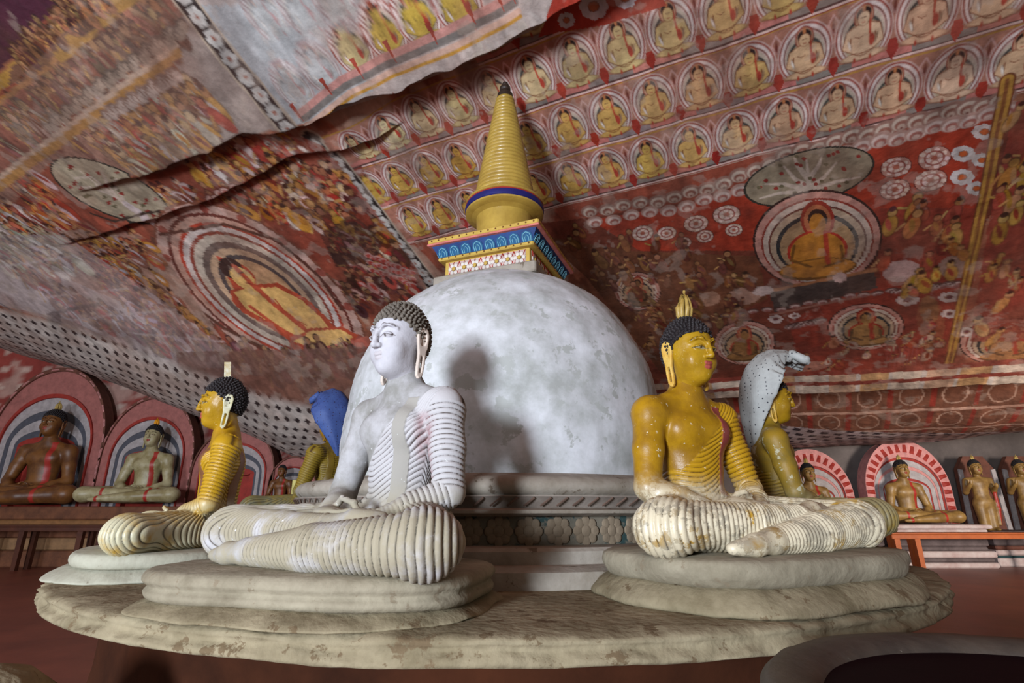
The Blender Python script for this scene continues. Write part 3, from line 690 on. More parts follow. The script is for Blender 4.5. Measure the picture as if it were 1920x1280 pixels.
lip = rl('lip', [(1.44,1.15)]+[(1.38+.09*math.cos(a), 1.20+.055*math.sin(a)) for a in np.linspace(-.9, 1.57, 10)]+[(1.30,1.262),(1.27,1.275),(1.0,1.28)], M_base)
mb = MB()
for k in range(110):                                   # slanting strokes pressed into the moulding
    a = 2*math.pi*k/110
    p0 = Vector((1.452*math.cos(a), 1.452*math.sin(a), 1.105)); p1 = Vector((1.474*math.cos(a+.035), 1.474*math.sin(a+.035), 1.145)); mb.tube([p0, p1], .005, 4)
o = mb.build('pressed_stroke', flat('umber_stroke', (108,86,74)), stupa); o['kind'] = 'stuff'
# frieze rosettes
mb = MB(); mb.ball((0, 0, 0), (.03, .007, .03), 10, 5)
for i in range(8):
    a = 2*math.pi*i/8; mb.ball((.048*math.cos(a), 0, .048*math.sin(a)), (.026, .005, .026), 8, 5)
ros = mb.mesh('rosette', True); M_ros = pmat('faded_rosette', (134,118,98), (112,98,80), scale=8, rough=.85, bump=.4)
nr = 60
for k in range(nr):
    a = -math.pi/2+2*math.pi*k/nr
    obj('rosette', ros, M_ros, stupa, (1.423*math.cos(a), 1.423*math.sin(a), .985), (0, 0, a+math.pi/2))
prof = [(1.19,1.27)]+[(1.19+.025*math.sin(math.pi*k/8), 1.27+.5*k/8) for k in range(1, 8)]+[(1.185*math.cos(a), 1.77+1.165*math.sin(a)) for a in np.linspace(0, math.pi/2-.02, 40)]
V, F = rough_lathe([(r, z, 1) for r, z in prof], 240, .03, 120); obj('dome', mesh_from('dome', V, F), M_dome, stupa)
# harmika: square box on the dome
HZ = math.radians(-22)
hx = bpy.data.objects.new('harmika', None)
ZH = 2.86; ZA, ZB, ZC, ZD, ZE = ZH+.155, ZH+.185, ZH+.275, ZH+.29, ZH+.33
mbh = MB(); mbh.bbox(-.37, .37, -.37, .37, ZH, ZA+.003, .006); harm = mbh.build('harmika', M_goldp, stupa); harm.rotation_euler = (0, 0, HZ)
bpy.data.objects.remove(hx)
MB().bbox(-.44, .44, -.44, .44, 2.78, 2.87, .01).build('harmika_plinth', M_base, stupa, rot=(0, 0, HZ))
MB().bbox(-.415, .415, -.415, .415, ZA, ZB, .008).build('lower_cornice', M_goldp, stupa, rot=(0, 0, HZ))
V = [(-.40,-.40,ZB),(.40,-.40,ZB),(.40,.40,ZB),(-.40,.40,ZB),(-.455,-.455,ZC),(.455,-.455,ZC),(.455,.455,ZC),(-.455,.455,ZC)]
band = MB().add(V, [(3,2,1,0),(4,5,6,7),(0,1,5,4),(1,2,6,5),(2,3,7,6),(3,0,4,7)]).build('petal_band', M_blue, stupa, rot=(0, 0, HZ))
MB().bbox(-.485, .485, -.485, .485, ZC-.002, ZD, .005).build('top_fillet', M_pink, stupa, rot=(0, 0, HZ))
MB().bbox(-.48, .48, -.48, .48, ZD-.002, ZE, .008).build('top_cornice', M_goldp, stupa, rot=(0, 0, HZ))
mb = MB()                                              # studs on the yellow cornices
for q in range(4):
    for z, hw, n in (((ZD+ZE)/2, .482, 15), ((ZA+ZB)/2, .417, 13)):
        for k in range(n):
            t = -hw+.04+(2*hw-.08)*k/(n-1); p = Matrix.Rotation(q*math.pi/2, 3, 'Z') @ Vector((t, -hw, z)); mb.ball(p, .007, 6, 4)
o = mb.build('stud', flat('stud_brown', (120,74,30)), stupa, True, rot=(0, 0, HZ)); o['kind'] = 'stuff'
mb = MB(); mb.prism([(-.042,0),(-.046,.038),(-.036,.07),(0,.086),(.036,.07),(.046,.038),(.042,0)], -.006, .004); pm = mb.mesh('lotus_petal')
mb = MB(); mb.tube([(-.030,-.008,.004),(-.033,-.008,.038),(-.024,-.008,.062),(0,-.008,.075),(.024,-.008,.062),(.033,-.008,.038),(.030,-.008,.004)], .0032, 5)
mb.tube([(-.014,-.008,.004),(-.016,-.008,.034),(0,-.008,.054),(.016,-.008,.034),(.014,-.008,.004)], .0028, 5); plm = mb.mesh('petal_outline')
tilt = math.atan2(.055, .09)
for q in range(4):
    for k in range(8):
        t = -.365+.73*k/7
        Mx = Matrix.Rotation(q*math.pi/2, 4, 'Z') @ Matrix.Translation((t, -.402, ZB+.004)) @ Matrix.Rotation(tilt, 4, 'X')
        a = obj('lotus_petal', pm, M_petal, band); a.matrix_local = Mx
        b = obj('petal_outline', plm, M_line, band); b.matrix_local = Mx
# flower panel: white flowers on a red net
fm = MB()
for i in range(6):
    a = i*math.pi/3; fm.ball((.034*math.cos(a), 0, .034*math.sin(a)), (.019, .006, .019), 8, 5)
fl = fm.mesh('panel_flower', True); fm = MB(); fm.ball((0, -.002, 0), (.017, .006, .017), 8, 5); fc = fm.mesh('flower_centre', True)
for q in range(4):
    Rq = Matrix.Rotation(q*math.pi/2, 4, 'Z')
    pn = MB().box(-.335, .335, -.374, -.366, ZH+.02, ZA-.012).build('panel', flat('pale_rose_panel', (206,176,166)) if q == 0 else pnm, harm); pn.matrix_local = Rq; pnm = pn.data.materials[0]
    mb = MB()
    for k in range(7):
        x = -.285+.095*k
        mb.tube([(x-.0475, -.376, ZH+.022), (x, -.376, ZA-.014), (x+.0475, -.376, ZH+.022)], .004, 4); mb.tube([(x-.0475, -.376, ZA-.014), (x, -.376, ZH+.022), (x+.0475, -.376, ZA-.014)], .004, 4)
    nt_ = mb.build('red_net', M_redp, harm); nt_.matrix_local = Rq
    for k in range(7):
        Mx = Rq @ Matrix.Translation((-.285+.095*k, -.376, (ZH+.02+ZA-.012)/2))
        a = obj('panel_flower', fl, M_white, harm); a.matrix_local = Mx
        c = obj('flower_centre', fc, M_goldp, harm); c.matrix_local = Mx @ Matrix.Translation((0, -.005, 0))
# spire
rl('spire_drum', [(.0,ZE-.01),(.268,ZE-.01),(.262,ZE+.03),(.245,3.40),(.25,3.52),(.29,3.54),(.2,3.55)], M_gold, n=72)
rl('flange', [(.25,3.535),(.32,3.545),(.345,3.56),(.345,3.575),(.30,3.60)], M_gold, n=72)
rl('blue_ring', [(.335,3.573),(.348,3.585),(.352,3.61),(.344,3.635),(.30,3.64)], M_navy, n=72)
rl('red_ring', [(.338,3.634),(.346,3.640),(.342,3.648),(.30,3.65)], M_redp, n=72)
prof = [(.33,3.645),(.348,3.655),(.345,3.672),(.31,3.69)]
nrg = 27
for k in range(nrg):
    f = k/nrg; z0 = 3.69+(4.83-3.69)*f; h = (4.83-3.69)/nrg; r = .272*(1-f)+.078*f
    for a in np.linspace(-1.35, 1.35, 7): prof.append((r-.012+.017*math.cos(a), z0+h/2+h/2*math.sin(a)))
prof += [(.06,4.83),(.0,4.835)]
rl('ringed_cone', prof, M_gold, n=72, ang=60)
rl('finial', [(0,4.825),(.078,4.826),(.074,4.88),(.05,4.90),(.042,4.93),(.052,4.945),(.05,4.97),(.03,4.985),(.034,5.0),(.026,5.02),(.008,5.04),(0,5.042)], M_dark, n=40)
# ------------------------------------------------------------------ sculpting: distance fields -> mesh (surface nets)
class Field:
    """smooth union of primitives on a regular grid"""
    def __init__(f, lo, hi, h):
        f.lo = np.array(lo, float); f.h = h; f.n = np.ceil((np.array(hi)-f.lo)/h).astype(int)+1
        f.D = np.full(f.n, 9.0, np.float32); f.ax = [f.lo[i]+h*np.arange(f.n[i]) for i in range(3)]
    def _sub(f, lo, hi):
        i0 = np.clip(np.floor((np.array(lo)-f.lo)/f.h).astype(int), 0, f.n); i1 = np.clip(np.ceil((np.array(hi)-f.lo)/f.h).astype(int)+1, 0, f.n)
        if (i1 <= i0).any(): return None
        sl = tuple(slice(a, b) for a, b in zip(i0, i1))
        G = np.meshgrid(*[f.ax[i][i0[i]:i1[i]].astype(np.float32) for i in range(3)], indexing='ij'); return sl, G
    def put(f, lo, hi, fn, k, sub=False):
        q = f._sub(np.array(lo)-k-.03, np.array(hi)+k+.03)
        if q is None: return
        sl, G = q; d = fn(*G).astype(np.float32); a = f.D[sl]
        if sub: f.D[sl] = np.maximum(a, -d) if k == 0 else -smin(-a, d, k)
        else: f.D[sl] = smin(a, d, k) if k > 0 else np.minimum(a, d)
    def ball(f, c, r, k=.03, rot=0, sub=False, rx=0):
        r = (r, r, r) if np.isscalar(r) else r; R = max(r); c = np.array(c)
        f.put(c-R, c+R, lambda x, y, z: ellip(x, y, z, c, r, rot, rx), k, sub)
    def cone(f, a, b, ra, rb, k=.03, flat=None):
        a, b = np.array(a, float), np.array(b, float); R = max(ra, rb)
        f.put(np.minimum(a, b)-R, np.maximum(a, b)+R, lambda x, y, z: capsule(x, y, z, a, b, ra, rb), k)
    def path(f, P_, R_, k=.02):
        for i in range(len(P_)-1): f.cone(P_[i], P_[i+1], R_[i], R_[i+1], k)
    def mesh(f):
        D = f.D; S = D < 0; nx, ny, nz = f.n
        acc = np.zeros((nx-1, ny-1, nz-1, 3), np.float32); cnt = np.zeros((nx-1, ny-1, nz-1), np.int16)
        cr = {}
        for ax in range(3):
            s0 = [slice(None)]*3; s1 = [slice(None)]*3; s0[ax] = slice(0, -1); s1[ax] = slice(1, None)
            c = S[tuple(s0)] != S[tuple(s1)]; I = np.argwhere(c); cr[ax] = (I, S[tuple(s0)][c])
            d0 = D[tuple(s0)][c]; d1 = D[tuple(s1)][c]; t = d0/(d0-d1)
            pos = I.astype(np.float32).copy(); pos[:, ax] += t
            o = [a for a in range(3) if a != ax]
            for da in (0, 1):
                for db in (0, 1):
                    J = I.copy(); J[:, o[0]] -= da; J[:, o[1]] -= db
                    ok = (J >= 0).all(1) & (J < np.array([nx-1, ny-1, nz-1])).all(1); J = J[ok]
                    np.add.at(acc, tuple(J.T), pos[ok]); np.add.at(cnt, tuple(J.T), 1)
        act = cnt > 0; vid = np.full(act.shape, -1, np.int32); vid[act] = np.arange(act.sum())
        V = acc[act]/cnt[act][:, None]*f.h+f.lo
        Fs = []
        for ax in range(3):
            I, s0 = cr[ax]; o = [a for a in range(3) if a != ax]
            ok = (I[:, o[0]] > 0) & (I[:, o[1]] > 0) & (I[:, o[0]] < f.n[o[0]]-1) & (I[:, o[1]] < f.n[o[1]]-1); I = I[ok]; s0 = s0[ok]
            q = []
            for da, db in ((0, 0), (1, 0), (1, 1), (0, 1)):
                J = I.copy(); J[:, o[0]] -= da; J[:, o[1]] -= db; q.append(vid[tuple(J.T)])
            q = np.stack(q, 1); flip = s0 if ax != 1 else ~s0
            q[~flip] = q[~flip][:, ::-1]; Fs.append(q)
        F = np.concatenate(Fs); F = F[(F >= 0).all(1)]
        return V, F
def smin(a, b, k):
    h = np.maximum(k-np.abs(a-b), 0)/k; return np.minimum(a, b)-h*h*k*.25
def ellip(x, y, z, c, r, rot=0, rx=0):
    x = x-c[0]; y = y-c[1]; z = z-c[2]
    if rot: ca, sa = math.cos(rot), math.sin(rot); x, y = x*ca+y*sa, -x*sa+y*ca
    if rx: ca, sa = math.cos(rx), math.sin(rx); y, z = y*ca+z*sa, -y*sa+z*ca
    k0 = np.sqrt((x/r[0])**2+(y/r[1])**2+(z/r[2])**2)+1e-9; k1 = np.sqrt((x/r[0]**2)**2+(y/r[1]**2)**2+(z/r[2]**2)**2)+1e-9
    return np.where(k0 < .05, -min(r), k0*(k0-1)/k1)
def capsule(x, y, z, a, b, ra, rb):
    d = b-a; L = d@d+1e-12; px, py, pz = x-a[0], y-a[1], z-a[2]
    t = np.clip((px*d[0]+py*d[1]+pz*d[2])/L, 0, 1)
    return np.sqrt((px-t*d[0])**2+(py-t*d[1])**2+(pz-t*d[2])**2)-(ra+(rb-ra)*t)
def smooth_v(V, F, it=2, lam=.5):
    E = np.concatenate([F[:, [0, 1]], F[:, [1, 2]], F[:, [2, 3]], F[:, [3, 0]]]); n = len(V)
    deg = np.bincount(E[:, 0], minlength=n)+np.bincount(E[:, 1], minlength=n)
    for _ in range(it):
        A = np.stack([np.bincount(E[:, 0], V[E[:, 1], i], n)+np.bincount(E[:, 1], V[E[:, 0], i], n) for i in range(3)], 1)/np.maximum(deg, 1)[:, None]
        V = V+lam*(A-V)
    return V
def normals(V, F):
    n = np.cross(V[F[:, 2]]-V[F[:, 0]], V[F[:, 3]]-V[F[:, 1]]); N = np.zeros_like(V)
    for i in range(4):
        for a in range(3): N[:, a] += np.bincount(F[:, i], n[:, a], len(V))
    return N/(np.linalg.norm(N, axis=1, keepdims=True)+1e-9)
def pdist(V, a, b):
    a, b = np.array(a, float), np.array(b, float); d = b-a; t = np.clip((V-a)@d/(d@d), 0, 1)
    return np.linalg.norm(V-a-t[:, None]*d, axis=1), t

# ------------------------------------------------------------------ the seated figure (faces -y, its left is +x; seat at z=0)
KR, KL = (-.565,-.36,.105), (.565,-.36,.098)           # knees
SHO, ELB, WRI = (.245,.055,.610), (.330,.0,.260), (.120,-.225,.135)
def seated_body(h, fingers=True):
    f = Field((-.72,-.66,-.02), (.72,.34,.86), h)
    f.ball((0,.06,.11), (.27,.19,.13), .05); f.ball((0,-.20,.045), (.46,.32,.065), .05)
    for sg, K in ((-1, KR), (1, KL)):
        f.cone((sg*.15,.04,.115), K, .125, .098, .05); f.ball((sg*.565,-.355,.098), (.115,.120,.098), .05)
    f.path([KL, (.14,-.46,.072), (-.18,-.50,.052)], [.098,.074,.046], .02)
    f.path([KR, (-.14,-.39,.118), (.14,-.395,.135)], [.098,.070,.044], .018)
    # feet: lower one points to its right, upper one lies sole-up on the other calf
    f.path([(-.18,-.50,.052), (-.29,-.515,.042), (-.40,-.51,.030)], [.045,.038,.018], .02); f.ball((-.33,-.505,.034), (.090,.040,.027), .02)
    f.path([(.14,-.395,.135), (.25,-.375,.162), (.35,-.345,.172)], [.044,.036,.018], .02); f.ball((.29,-.36,.165), (.085,.038,.027), .02)
    # trunk
    f.ball((0,.05,.25), (.150,.115,.18), .06); f.ball((0,.05,.40), (.168,.122,.16), .06); f.ball((0,.055,.525), (.208,.132,.14), .06)
    f.ball((-.085,-.03,.535), (.095,.055,.070), .06); f.ball((.085,-.03,.535), (.095,.055,.070), .06)
    for sg in (-1, 1): f.cone((0,.045,.715), (sg*.20,.055,.625), .062, .070, .05)
    f.cone((0,.05,.62), (0,.035,.80), .10, .066, .05); f.cone((0,.035,.74), (0,.02,.90), .066, .064, .02)
    for sg in (-1, 1):
        s, e, w_ = [np.array((sg*q[0], q[1], q[2])) for q in (SHO, ELB, WRI)]
        f.ball(s, (.080,.083,.086), .05); f.cone(s, (s+e)/2, .076, .072, .03); f.cone((s+e)/2, e, .072, .060, .02)
        f.cone(e, e*.55+w_*.45, .060, .056, .02); f.cone(e*.55+w_*.45, w_, .056, .040, .02)
    # hands: left below, right above, palms up
    dz = -.034
    if fingers:
        f.ball((.055,-.262,.190+dz), (.085,.055,.026), .02, rot=.25); f.ball((-.045,-.275,.218+dz), (.085,.055,.026), .02, rot=-.25)
        f.cone((.115,-.215,.195+dz), (.07,-.25,.195+dz), .040, .034, .02); f.cone((-.115,-.215,.2+dz), (-.07,-.25,.215+dz), .040, .034, .02)
        for i in range(4):
            y = -.300+.024*i
            f.path([(.0,y+.01,.190+dz), (-.075,y+.015,.186+dz), (-.125+.01*abs(i-1.5),y+.03,.196+dz)], [.0125,.0115,.0095], .006)
            f.path([(.0,y-.008,.222+dz), (.06,y,.219+dz), (.115-.01*abs(i-1.5),y+.018,.228+dz)], [.0125,.0115,.0095], .006)
        f.path([(-.07,-.235,.235+dz), (-.03,-.235,.262+dz), (.0,-.25,.272+dz)], [.014,.012,.010], .006); f.path([(.08,-.225,.215+dz), (.045,-.23,.255+dz), (.008,-.25,.270+dz)], [.014,.012,.010], .006)
    else: f.ball((0,-.265,.205+dz), (.12,.05,.035), .02)
    return f
def classify(V):
    """which vertices are hands, feet, legs, covered arm, bare arm"""
    x, y, z = V.T; m = lambda q: (-q[0], q[1], q[2])
    dla = np.minimum(pdist(V, SHO, ELB)[0], pdist(V, ELB, WRI)[0]); dra = np.minimum(pdist(V, m(SHO), m(ELB))[0], pdist(V, m(ELB), m(WRI))[0])
    hand = np.linalg.norm((V-(0,-.265,.172))/(1.25,.75,.6), axis=1)-.115
    lowf = pdist(V, (-.18,-.50,.05), (-.42,-.51,.03))[0]-.056; upf = pdist(V, (.15,-.395,.135), (.36,-.345,.172))[0]-.052
    leg = (z < .215) & ((np.abs(x) > .18) | (y < -.13) | (z < .12))
    out = ~((z < .20) & (np.abs(x) > .34))
    arml = (dla < .090) & (z > .105) & ((x > .205) | (z < .33)) & out; armr = (dra < .090) & (z > .105) & ((x < -.205) | (z < .33)) & out
    return dict(hand=hand < 0, foot=(lowf < 0) | (upf < 0), leg=leg, arml=arml, armr=armr)
def pleats(V, N, lam=.0225):
    x, y, z = V.T; c = classify(V)
    d1, t1 = pdist(V, SHO, ELB); d2, t2 = pdist(V, ELB, WRI); L1 = np.linalg.norm(np.array(SHO)-ELB); L2 = np.linalg.norm(np.array(ELB)-WRI)
    ph_arm = np.where(d1 < d2, t1*L1, L1+t2*L2)-.10*(y-.05)
    ph_leg = np.arctan2(x, -(y-.10))*.50+.010*np.sin(14*z)
    # trunk: folds hang from the left shoulder in front, level bands behind
    bow = np.maximum(x+.14, 0); ph_front = z-1.75*bow**2-.25*np.maximum(-x-.05, 0)
    fr = sstep(.10, .02, y); ph_tr = ph_front*fr+(z+.10*x)*(1-fr)
    ph = np.where(c['arml'], ph_arm, np.where(c['leg'], ph_leg, ph_tr))
    jitter = .007*(vn3(x*9, y*9, z*9, 5)-.5)+.014*(vn3(x*3.3, y*3.3, z*3.3, 8)-.5)
    lam_l = np.where(c['leg'], lam*.74, lam)
    prof = np.abs(np.sin(math.pi*(ph+jitter)/lam_l))**.75
    prof = prof*(.75+.5*vn3(x*13, y*13, z*13, 15))
    line = z-(.415+1.05*(x+.02)); bare_chest = (line > .045) & (y < .10) & ~c['arml'] & (z > .34)
    bare_back = (line > .09) & (y >= .10) & (z > .40) & ~c['arml']
    robe = ~(c['hand'] | c['foot'] | c['armr'] | bare_chest | bare_back) & (z < .70)
    lap = (np.abs(x) < .23) & (y < -.05) & (y > -.33) & (z < .24) & (z > .07)
    w = robe.astype(float)*(1-.6*lap)
    strap = (np.abs(x-(.105+.10*(z-.45)))-.030 < 0) & (z > .22) & (y < .06) & (z < .66) & ~c['arml']
    strapb = (np.abs(x-.12) < .03) & (y > .1) & (z > .10) & (z < .64)
    strap = strap | strapb; w = np.where(strap, 0, w)
    return w, prof, robe, strap, c
def sculpt_body(h=.0043):
    V, F = seated_body(h).mesh(); V = V.astype(float); V = smooth_v(V, F, 2, .5); N = normals(V, F)
    w, prof, robe, strap, c = pleats(V, N)
    for _ in range(2):                                  # soften the border of the cloth
        w = smooth_v(np.stack([w]*3, 1), F, 1, .7)[:, 0]
    V2 = V+N*((prof-.55)*.0085*w+.005*strap)[:, None]
    keep = V2[:, 2].min()
    me = mesh_from('body', V2, F); M = np.zeros((len(V2), 4), np.float32)
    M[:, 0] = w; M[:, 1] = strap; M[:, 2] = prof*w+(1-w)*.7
    M[:, 3] = 1
    set_attr(me, 'cloth', M); 
    lg = np.zeros((len(V2), 4), np.float32); lg[:, 0] = np.clip(sstep(.34, .17, V2[:, 2]), 0, 1); lg[:, 1] = (c['hand'] | c['foot']); 
    lg[:, 2] = sstep(.085, .03, pdist(V2, (.205,.0,.53), (.235,.0,.32))[0])     # under the left arm: pinkish stain and crease shading put into the colour
    lg[:, 3] = 1; set_attr(me, 'zone', lg)
    return me
LIPU = [(-.036,-.091,.8845), (-.014,-.1130,.8890), (0,-.1155,.8865), (.014,-.1130,.8890), (.036,-.091,.8845)]
LIPL = [(-.030,-.094,.8765), (-.012,-.1105,.8715), (0,-.1135,.8705), (.012,-.1105,.8715), (.030,-.094,.8765)]
def face_field(h):
    f = Field((-.15,-.185,.74), (.15,.16,1.14), h)
    f.cone((0,.035,.70), (0,.02,.90), .066, .064, .02)
    f.ball((0,.018,.985), (.108,.122,.118), .02); f.ball((0,-.018,.905), (.091,.098,.108), .04)
    f.ball((0,-.060,.845), (.052,.050,.046), .04); f.ball((0,-.082,.835), (.026,.024,.022), .02)
    for sg in (-1, 1):
        f.ball((sg*.052,-.070,.900), (.036,.032,.040), .03)                      # cheek
        f.ball((sg*.040,-.0985,.960), (.029,.013,.0125), .006); f.ball((sg*.040,-.1035,.964), (.026,.012,.009), .004)   # lids
        f.path([(sg*.010,-.114,.985), (sg*.035,-.1115,1.005), (sg*.060,-.096,1.002), (sg*.078,-.075,.985)], [.005,.005,.004,.003], .014)
        f.ball((sg*.0155,-.1225,.9195), (.0115,.012,.010), .008)                 # nostril wing
    f.path([(0,-.116,.985), (0,-.126,.955), (0,-.136,.926)], [.0085,.0095,.0125], .012); f.ball((0,-.134,.9215), (.0135,.013,.012), .008)
    f.path(LIPU, [.004,.0078,.0070,.0078,.004], .005); f.path(LIPL, [.004,.0080,.0098,.0080,.004], .005)
    return f
def hairline(y): return np.interp(y, [-.13,-.085,-.05,-.02,.0,.025,.05,.12], [1.046,1.036,1.022,1.0,.975,.925,.885,.865])
def sculpt_head(h=.0030):
    V, F = face_field(h).mesh(); V = V.astype(float); V = smooth_v(V, F, 1, .5)
    k = V[:, 2] > .752; x, y, z = V.T; me = mesh_from('head', V, F)
    M = np.zeros((len(V), 4), np.float32); ax = np.abs(x); front = y < -.05
    brow = np.interp(ax, [.010,.022,.042,.060,.080], [.986,1.001,1.011,1.006,.987]); M[:, 0] = .8*(np.abs(z-brow) < .0024)*(ax > .010)*(ax < .077)*front
    lid = np.interp(ax, [.012,.024,.040,.056,.072], [.9555,.9625,.9655,.9615,.9545]); low = np.interp(ax, [.012,.024,.040,.056,.072], [.9545,.9515,.951,.9525,.9545])
    eye = (ax > .012)*(ax < .072)*front
    M[:, 0] = np.maximum(M[:, 0], (np.abs(z-lid) < .0016)*eye); M[:, 3] = 1
    du = np.min([pdist(V, LIPU[i], LIPU[i+1])[0]-[.0068,.0104,.0104,.0068][i] for i in range(4)], 0); dl = np.min([pdist(V, LIPL[i], LIPL[i+1])[0]-[.0074,.0120,.0120,.0074][i] for i in range(4)], 0)
    M[:, 1] = ((du < 0) | (dl < 0))*(y < -.088)
    M[:, 0] = np.maximum(M[:, 0], .55*(np.abs(du-dl) < .0016)*(np.maximum(du, dl) < .002)*(y < -.088))
    M[:, 2] = (z < lid-.001)*(z > low)*eye                                                      # whites
    pup = np.hypot(ax-.041, (z-.9585)*1.0) < .0062; M[:, 0] = np.maximum(M[:, 0], pup*M[:, 2]*.95)
    set_attr(me, 'face', M); return me
def sculpt_hair():
    f = Field((-.15,-.16,.82), (.15,.18,1.16), .0055)
    f.ball((0,.020,.985), (.114,.128,.124), .02); f.ball((0,.03,1.075), (.062,.066,.042), .04); f.ball((0,.045,.93), (.092,.085,.08), .03)
    x, y, z = np.meshgrid(*f.ax, indexing='ij'); f.D = np.maximum(f.D, (hairline(y)-z)*.8).astype(np.float32)
    V, F = f.mesh(); V = smooth_v(V.astype(float), F, 1, .5); N = normals(V, F)
    ok = (V[:, 2] > hairline(V[:, 1])-.003) & (N[:, 2] > -.75); mb = MB()
    # curls laid out in rows on the cap: greedy thinning of the surface points
    C = V[ok]; Cn = N[ok]; taken = []
    order = np.argsort(-C[:, 2]); alive = np.ones(len(C), bool)
    for i in order:
        if alive[i]: taken.append(i); alive &= np.linalg.norm(C-C[i], axis=1) > .0165
    tv, tf = [], []
    for i in taken:
        c = C[i]+Cn[i]*.0015; mb.ball(c, .0088, 7, 4); tip = c+Cn[i]*.006; mb.ball(tip, .0055, 6, 4)
    nV = len(V); Vall = np.concatenate([V, np.array(mb.V)]); Fall = [tuple(q) for q in F]+[tuple(i+nV for i in q) for q in mb.F]
    return mesh_from('hair', Vall, Fall)
def sculpt_ear():
    """long pierced ear, thin in x; for the figure's left side"""
    f = Field((.075,-.035,.76), (.135,.075,1.01), .0030); x, y, z = np.meshgrid(*f.ax, indexing='ij')
    yc = .018+.10*(z-.90)+.012*np.sin((z-.8)*9); wid = np.interp(z, [.775,.79,.83,.88,.92,.96,.985,.995], [.004,.016,.019,.019,.026,.031,.022,.004])
    out = np.abs(y-yc)-wid; slit = np.maximum(np.abs(y-yc)-.0062, np.abs(z-.835)-.036); xc = .112-.05*(z-.88)*(z < .88)*-.3+.12*(y-.018)
    d = np.maximum(np.maximum(out, np.abs(x-xc)-.0075), -slit); dish = np.sqrt(((y-yc)/.017)**2+((z-.945)/.032)**2)-1
    d = np.maximum(d, -np.maximum(dish*.015, xc+.001-x)); d = np.maximum(d, np.maximum(.775-z, z-.995)); 
    d = np.minimum(d, ellip(x, y, z, (.112,.022,.935), (.006,.006,.018)))
    f.D = d.astype(np.float32); V, F = f.mesh(); V = smooth_v(V.astype(float), F, 1, .5); return mesh_from('ear', V, F)
def flame_mesh():
    """lotus-bud finial: a ring of upright fingers on a small foot"""
    mb = MB(); z0 = 1.105
    mb.ball((0,.03,z0+.01), (.028,.022,.022), 12, 6)
    for i in range(7):
        a = 2*math.pi*i/7+.2; R = .026; dx, dy = math.cos(a), math.sin(a)*.6
        pts = [(dx*R*k1, .03+dy*R*k1, z0+zz) for k1, zz in ((.5,.0),(1.1,.025),(1.2,.055),(.9,.085),(.45,.108))]
        mb.tube(pts, [.006,.0105,.0105,.008,.004], 8)
    mb.tube([(0,.03,z0), (0,.03,z0+.06), (0,.03,z0+.118)], [.008,.012,.004], 8); mb.ball((0,.03,z0+.122), .007, 8, 5)
    return mb.mesh('finial', True)
def blade_mesh():
    mb = MB(); z0 = 1.10
    out = [(-.016,z0),(-.024,z0+.03),(-.026,z0+.06),(-.016,z0+.10),(0,z0+.135),(.016,z0+.10),(.026,z0+.06),(.024,z0+.03),(.016,z0)]
    mb.prism(out, .008, .048); return mb.mesh('finial')
BODY = sculpt_body(); HEAD = sculpt_head(); HAIR = sculpt_hair(); EAR = sculpt_ear(); FLAME = flame_mesh(); BLADE = blade_mesh()
print('body', len(BODY.vertices), 'head', len(HEAD.vertices), 'hair', len(HAIR.vertices), 'ear', len(EAR.vertices))

